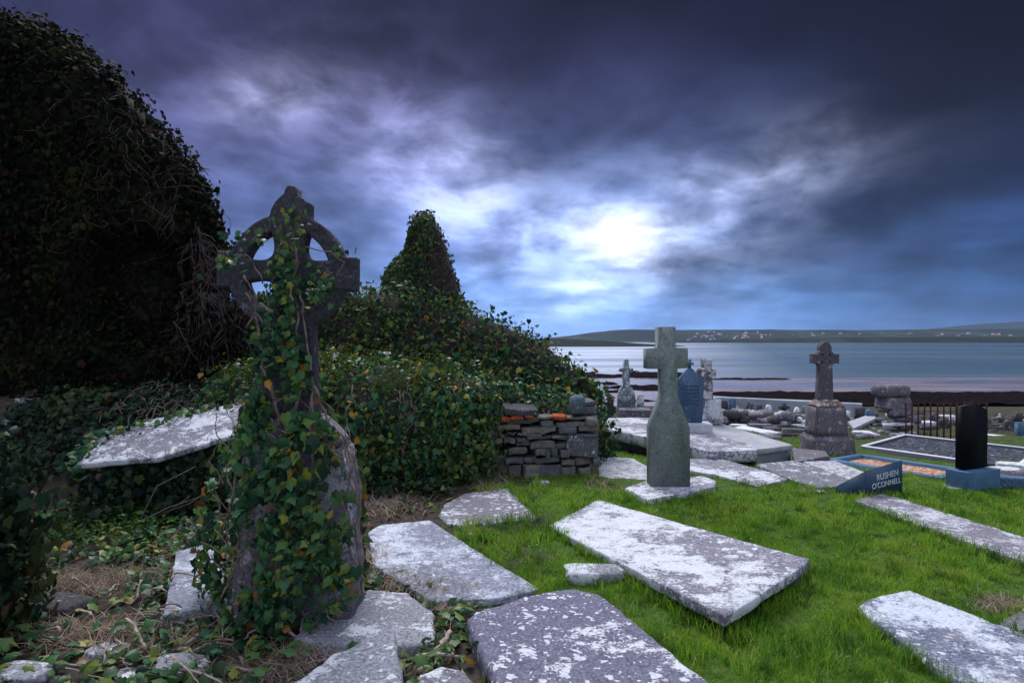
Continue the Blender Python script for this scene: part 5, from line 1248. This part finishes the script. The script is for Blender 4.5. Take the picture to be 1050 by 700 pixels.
# back and side leaves so the plant is whole from another side
px, py = on_cross(2300, 205, 352, 440, 640, lambda a, b: a * 0 + .8); dd = CD + .42 + rng.normal(0, .04, len(px)); pts = np.column_stack([(px - 525) * CD / F, dd, CAM_H - (py - HZ) * CD / F]); nn_ = np.tile(np.array([(0, 1, .2)]), (len(pts), 1))
mk('far_side_leaves', *leaf_geo(pts, nn_, (.05, .085), 'big'), M['ivy'], iv6)
mb = MB()
def pstem(pts, r, d=CD - .12, n=6, wob=3):
    q_ = []
    for i in range(len(pts) - 1):
        for t in np.linspace(0, 1, 5)[:-1]: q_.append((pts[i][0] * (1 - t) + pts[i + 1][0] * t + random.gauss(0, wob * .4), pts[i][1] * (1 - t) + pts[i + 1][1] * t + random.gauss(0, wob * .3)))
    q_.append(pts[-1]); dz = [d + random.gauss(0, .012) - (.06 if y > 440 else 0) for x, y in q_]
    mb.add(*tube([P(x, y, dd_) for (x, y), dd_ in zip(q_, dz)], [r * (1 - .5 * i / len(q_)) for i in range(len(q_))], n))
for pts_, r in [([(286, 436), (280, 400), (268, 375), (266, 345), (262, 320), (252, 300)], .012), ([(281, 408), (270, 384), (262, 350)], .007), ([(300, 640), (304, 560), (299, 480), (301, 420), (306, 340), (302, 290), (304, 250)], .011),
               ([(318, 440), (321, 400), (316, 360), (311, 325), (308, 300)], .008), ([(370, 590), (366, 540), (371, 500), (362, 470), (352, 448), (335, 430), (322, 395)], .011), ([(368, 520), (358, 490), (366, 462), (345, 445)], .009), ([(360, 560), (352, 520), (360, 480), (356, 452)], .008),
               ([(374, 610), (368, 585), (358, 560), (362, 530)], .010), ([(352, 470), (330, 452), (300, 446), (284, 440)], .007), ([(242, 480), (240, 500), (234, 520), (228, 545)], .008), ([(262, 600), (258, 570), (266, 545)], .007), ([(250, 600), (247, 575), (250, 550)], .006),
               ([(252, 335), (262, 320), (272, 334), (282, 340)], .006), ([(312, 255), (338, 258), (352, 268), (345, 282)], .004), ([(250, 282), (258, 300), (266, 318)], .005), ([(320, 645), (332, 600), (338, 570), (345, 540)], .009), ([(306, 205), (309, 195), (312, 199)], .0025), ([(270, 290), (255, 262), (240, 262)], .004)]: pstem(pts_, r)
for k in range(60):
    x, y = random.uniform(225, 362), random.uniform(440, 620); pstem([(x, y), (x + random.gauss(0, 8), y - 22), (x + random.gauss(0, 12), y - 46)], random.uniform(.003, .006))
V, Fc = mb.get(); mk('stems', V, Fc, M['stem'], iv6)

# ------------------------------------------------------------------ dead branches and twigs on the ground
def branch(pix, r, lift, name='dead_branch', label=None, mat='twig', grp=None, n=7):
    q_ = []
    for i in range(len(pix) - 1):
        for t in np.linspace(0, 1, 6)[:-1]: q_.append((pix[i][0] * (1 - t) + pix[i + 1][0] * t + random.gauss(0, .8), pix[i][1] * (1 - t) + pix[i + 1][1] * t + random.gauss(0, .35)))
    q_.append(pix[-1]); ps = []
    for i, (x, y) in enumerate(q_):
        g = G(x, y); ps.append(g + Vector((0, -.02, lift * (.6 + .5 * math.sin(i * .28 + pix[0][0]) ))))
    V, Fc = tube(ps, [r * (1 - .55 * i / len(ps)) for i in range(len(ps))], n)
    return mk(name, V, Fc, M[mat], label=label, cat='branch', group=grp)
branch([(432, 690), (447, 672), (462, 656)], .026, .05, label='thick bleached branch stub beside the purple slab')
branch([(428, 682), (450, 680), (472, 676)], .014, .05, label='pale dead branch lying across the stub by the purple slab')
branch([(455, 650), (466, 675), (480, 698)], .008, .05, label='thin dead twig hanging down beside the purple slab')
for k in range(84):
    if k < 54: x, y = random.uniform(170, 350), random.uniform(628, 700)
    elif k < 46: x, y = random.uniform(415, 475), random.uniform(618, 690)
    else: x, y = random.uniform(60, 200), random.uniform(600, 695)
    a = random.uniform(0, 6.28); l = random.uniform(25, 85)
    branch([(x, y), (x + math.cos(a) * l * .5 + random.gauss(0, 6), y + math.sin(a) * l * .22), (x + math.cos(a) * l, y + math.sin(a) * l * .35)], random.uniform(.003, .011), random.uniform(.02, .12), 'dead_twig', 'curled bleached twig on the ivy litter around the ivy cross', random.choice(['twig', 'stem', 'twig']), 'bleached twigs lying around the ivy cross', 5)

# ------------------------------------------------------------------ ground ivy, herbs, litter, dry grass
def gdens(x, y, px, py):
    n_ = n2(x, y, 2.1, 93)
    near = np.exp(-((px - 190) / 75) ** 2) * .9 + np.exp(-((px - 20) / 45) ** 2) * .8 + 1.0 * np.exp(-((px - 450) / 32) ** 2 - ((py - 645) / 45) ** 2) + .4 * np.exp(-((px - 395) / 30) ** 2 - ((py - 590) / 14) ** 2)
    return np.clip((near * (.35 + .8 * sstep(-.15, .2, n_)) + .30 * sstep(.0, .25, n_)) * leftside(px - 12, py) * (py > 500), 0, 1) * (1 - .85 * np.exp(-((px - 95) / 50) ** 2 - ((py - 602) / 18) ** 2)) * np.where((px > 330) & (py < 590), .35, 1)
p_, n_ = ground_pts(20000, -4.2, .2, 2.3, 6.2, gdens)
gi = mk('ground_ivy', *leaf_geo(p_, n_, (.045, .085), 'big', jn=.45, droop=.1, spread=.04, lift=.015), M['ivy'], kind='stuff')
p_, n_ = ground_pts(6000, -4.3, -2.2, 4.4, 6.0, lambda x, y, px, py: np.exp(-((px - 118) / 42) ** 2 - ((py - 545) / 17) ** 2) + .5 * np.exp(-((px - 185) / 22) ** 2 - ((py - 525) / 10) ** 2))
mk('herb_patch', *leaf_geo(p_, n_, (.03, .06), 'small', jn=.5, droop=.0, spread=.06), M['herb'], kind='stuff')
p_, n_ = ground_pts(5200, -4.4, .8, 2.4, 7.4, lambda x, y, px, py: leftside(px - 25, py) * (.10 + .35 * sstep(-.1, .3, n2(x, y, 1.8, 96))))
mk('fallen_leaves', *leaf_geo(p_, n_, (.03, .06), 'small', jn=.5, droop=0, spread=.01, lift=.008), M['litter'], kind='stuff')

def blades(x, y, z, h, w_, lean, seg, curl=.5):
    n = len(x); a = rng.uniform(0, 2 * math.pi, n); dx, dy = np.cos(a), np.sin(a); b = rng.uniform(0, 2 * math.pi, n)
    ox, oy = np.cos(b) * lean * h, np.sin(b) * lean * h; wx, wy_ = dx * w_ / 2, dy * w_ / 2
    hz = h * np.sqrt(np.maximum(.05, 1 - lean ** 2)); Bm = np.stack([x, y, z], -1)
    sd_ = np.stack([wx, wy_, 0 * wx], -1); tip = Bm + np.stack([ox, oy, hz], -1)
    if seg == 1: return np.stack([Bm - sd_, Bm + sd_, tip], 1).reshape(-1, 3), (np.arange(n)[:, None] * 3 + np.array([[0, 1, 2]]))
    md = Bm + np.stack([ox * (.5 - .25 * curl), oy * (.5 - .25 * curl), hz * .6], -1)
    V = np.stack([Bm - sd_, Bm + sd_, md - sd_ * .75, md + sd_ * .75, tip], 1).reshape(-1, 3)
    T = np.array([[0, 1, 3], [0, 3, 2], [2, 3, 4]]); return V, (np.arange(n)[:, None, None] * 5 + T[None]).reshape(-1, 3)
STR = [((395, 520), (26, 9), 900), ((95, 602), (42, 12), 1500), ((200, 552), (16, 14), 700), ((90, 655), (50, 12), 1000), ((290, 690), (40, 14), 900), ((442, 640), (16, 26), 700), ((400, 600), (30, 8), 400), ((505, 496), (14, 8), 400), ((170, 668), (40, 14), 500), ((447, 610), (30, 5), 300), ((1030, 628), (18, 9), 400), ((383, 575), (10, 12), 300), ((620, 500), (12, 6), 150), ((170, 372), (34, 12), 900)]
VS = []
for (a, b), (sx_, sy_), n in STR:
    g0 = G(a, b); g1 = G(a, b - sy_); g2 = G(a + sx_, b)
    x = g0.x + rng.normal(0, abs(g2.x - g0.x), n) * .8; y = g0.y + rng.normal(0, max(.05, abs(g1.y - g0.y)), n) * .7
    VS.append(blades(x, y, gz(x, y) + rng.uniform(0, .03, n), rng.uniform(.05, .15, n), np.full(n, .0035) + .0005 * y, rng.uniform(.80, .995, n), 2))
mk('dry_grass', *cat_tri(VS), M['straw'], kind='stuff')

N = 680000
d = np.exp(rng.uniform(math.log(2.35), math.log(17), N)); x = d * np.where(rng.random(N) < .9, rng.uniform(-.62, .95, N), rng.uniform(.95, 1.6, N)); y = d
px = 525 + F * x / y; py = HZ + (CAM_H - gz(x, y)) * F / y
pn = n2(x, y, 1.3, 97); pf = n2(x, y, 5, 98, 3)
ok = rng.random(N) < sstep(-22, 16, px - bnd(py) + 14 * pf)
ok &= rng.random(N) < np.where(y > 7.4, np.where(px > 600, sstep(-.22, .10, pn + .3 * np.exp(-((y - 8.2) / 1.2) ** 2)), 0), 1)
ok &= ~((px > 845) & (y > 9.0) & (rng.random(N) < .8))
ok &= ~((px < 560) & (y > 6.6) & (rng.random(N) < .6))
x, y, pn, pf, d = x[ok], y[ok], pn[ok], pf[ok], d[ok]
k_ = ~inside(x, y, FP); x, y, pn, pf, d = x[k_], y[k_], pn[k_], pf[k_], d[k_]
h = np.clip((.033 + .026 * pn + .062 * pf) * rng.uniform(.5, 1.5, len(x)), .015, .13)
wd_ = .0032 + .0010 * np.maximum(d - 2.4, 0)
nr = d < 6.5
V, T = cat_tri([blades(x[nr], y[nr], gz(x[nr], y[nr]) - .004, h[nr] * 1.1, wd_[nr], rng.uniform(.3, .97, nr.sum()), 2), blades(x[~nr], y[~nr], gz(x[~nr], y[~nr]) - .004, h[~nr] * 1.1, wd_[~nr], rng.uniform(.25, .95, (~nr).sum()), 1)])
m, nt = newmat('grass_blade'); g = nd(nt, 'ShaderNodeNewGeometry'); tc = nd(nt, 'ShaderNodeTexCoord')
c1 = ramp(nt, g.outputs['Random Per Island'], [(0, (.08, .21, .018)), (.45, (.18, .41, .03)), (.8, (.28, .51, .04)), (.93, (.42, .46, .07)), (1, (.55, .44, .22))])
nz_ = noise(nt, tc.outputs['Object'], 1.5, 5, .6); nf_ = noise(nt, tc.outputs['Object'], 7.0, 4, .6)
c2 = mix(nt, ramp(nt, nz_, [(.36, gray(.65)), (.47, gray(0))]), c1, (.36, .44, .06)); c2 = mix(nt, ramp(nt, nz_, [(.50, gray(0)), (.64, gray(.65))]), c2, (.045, .16, .020))
c2 = mix(nt, ramp(nt, nf_, [(.38, gray(.8)), (.48, gray(0))]), c2, (.045, .10, .014)); c2 = mix(nt, ramp(nt, nf_, [(.54, gray(0)), (.66, gray(.5))]), c2, (.36, .50, .06))
pg = finish(nt, c2, .6, None, spec=.2); M['grass'] = m
tl = nd(nt, 'ShaderNodeBsdfTranslucent', {'Color': c2}); og = [n for n in nt.nodes if n.type == 'OUTPUT_MATERIAL'][0]
mx = nd(nt, 'ShaderNodeMixShader', {0: .4, 1: pg.outputs[0], 2: tl.outputs[0]}); nt.links.new(mx.outputs[0], og.inputs[0])
mk('grass', V, T, M['grass'], kind='stuff', at=(0, 0, 0))
# a few coarse tufts and weeds
tv = []
for k in range(340):
    a = random.uniform(470, 1045); b = random.uniform(495, 695)
    if a < bnd(b): continue
    g0 = G(a, b)
    if inside(np.array([g0.x]), np.array([g0.y]), FP)[0]: continue
    n = random.randint(14, 36); xx = g0.x + rng.normal(0, .035, n); yy = g0.y + rng.normal(0, .035, n); tv.append(blades(xx, yy, gz(xx, yy), rng.uniform(.05, .13, n), np.full(n, .004) + .0006 * g0.y, rng.uniform(.15, .8, n), 2))
for f in FP[:14]:
    for i in range(len(f)):
        a, b = f[i], f[(i + 1) % len(f)]; L = np.linalg.norm(b - a); n = int(L * 430)
        if n < 1: continue
        t = rng.random(n); q_ = a + (b - a) * t[:, None] + rng.normal(0, .02, (n, 2)); pxx = 525 + F * q_[:, 0] / q_[:, 1]; pyy = HZ + CAM_H * F / q_[:, 1]
        s_ = (pxx > bnd(pyy)) & (q_[:, 1] > 2.2) & (n2(q_[:, 0], q_[:, 1], 4, 99) > -.22); q_ = q_[s_]
        if len(q_): tv.append(blades(q_[:, 0], q_[:, 1], gz(q_[:, 0], q_[:, 1]), rng.uniform(.05, .13, len(q_)), .003 + .0007 * q_[:, 1], rng.uniform(.1, .75, len(q_)), 2))
mk('grass_tufts', *cat_tri(tv), M['grass'], kind='stuff', at=(0, 0, 0))
# clover and small weeds in the turf
p_, n_ = ground_pts(26000, -.8, 6, 2.4, 8.2, lambda x, y, px, py: (px > bnd(py) + 4) * .5 * sstep(.12, .38, n2(x, y, 1.9, 55, 4)))
mk('clover', *leaf_geo(p_ + np.array((0, 0, .02)), n_, (.012, .032), 'small', jn=.35, droop=0, spread=.015), M['herb'], kind='stuff')
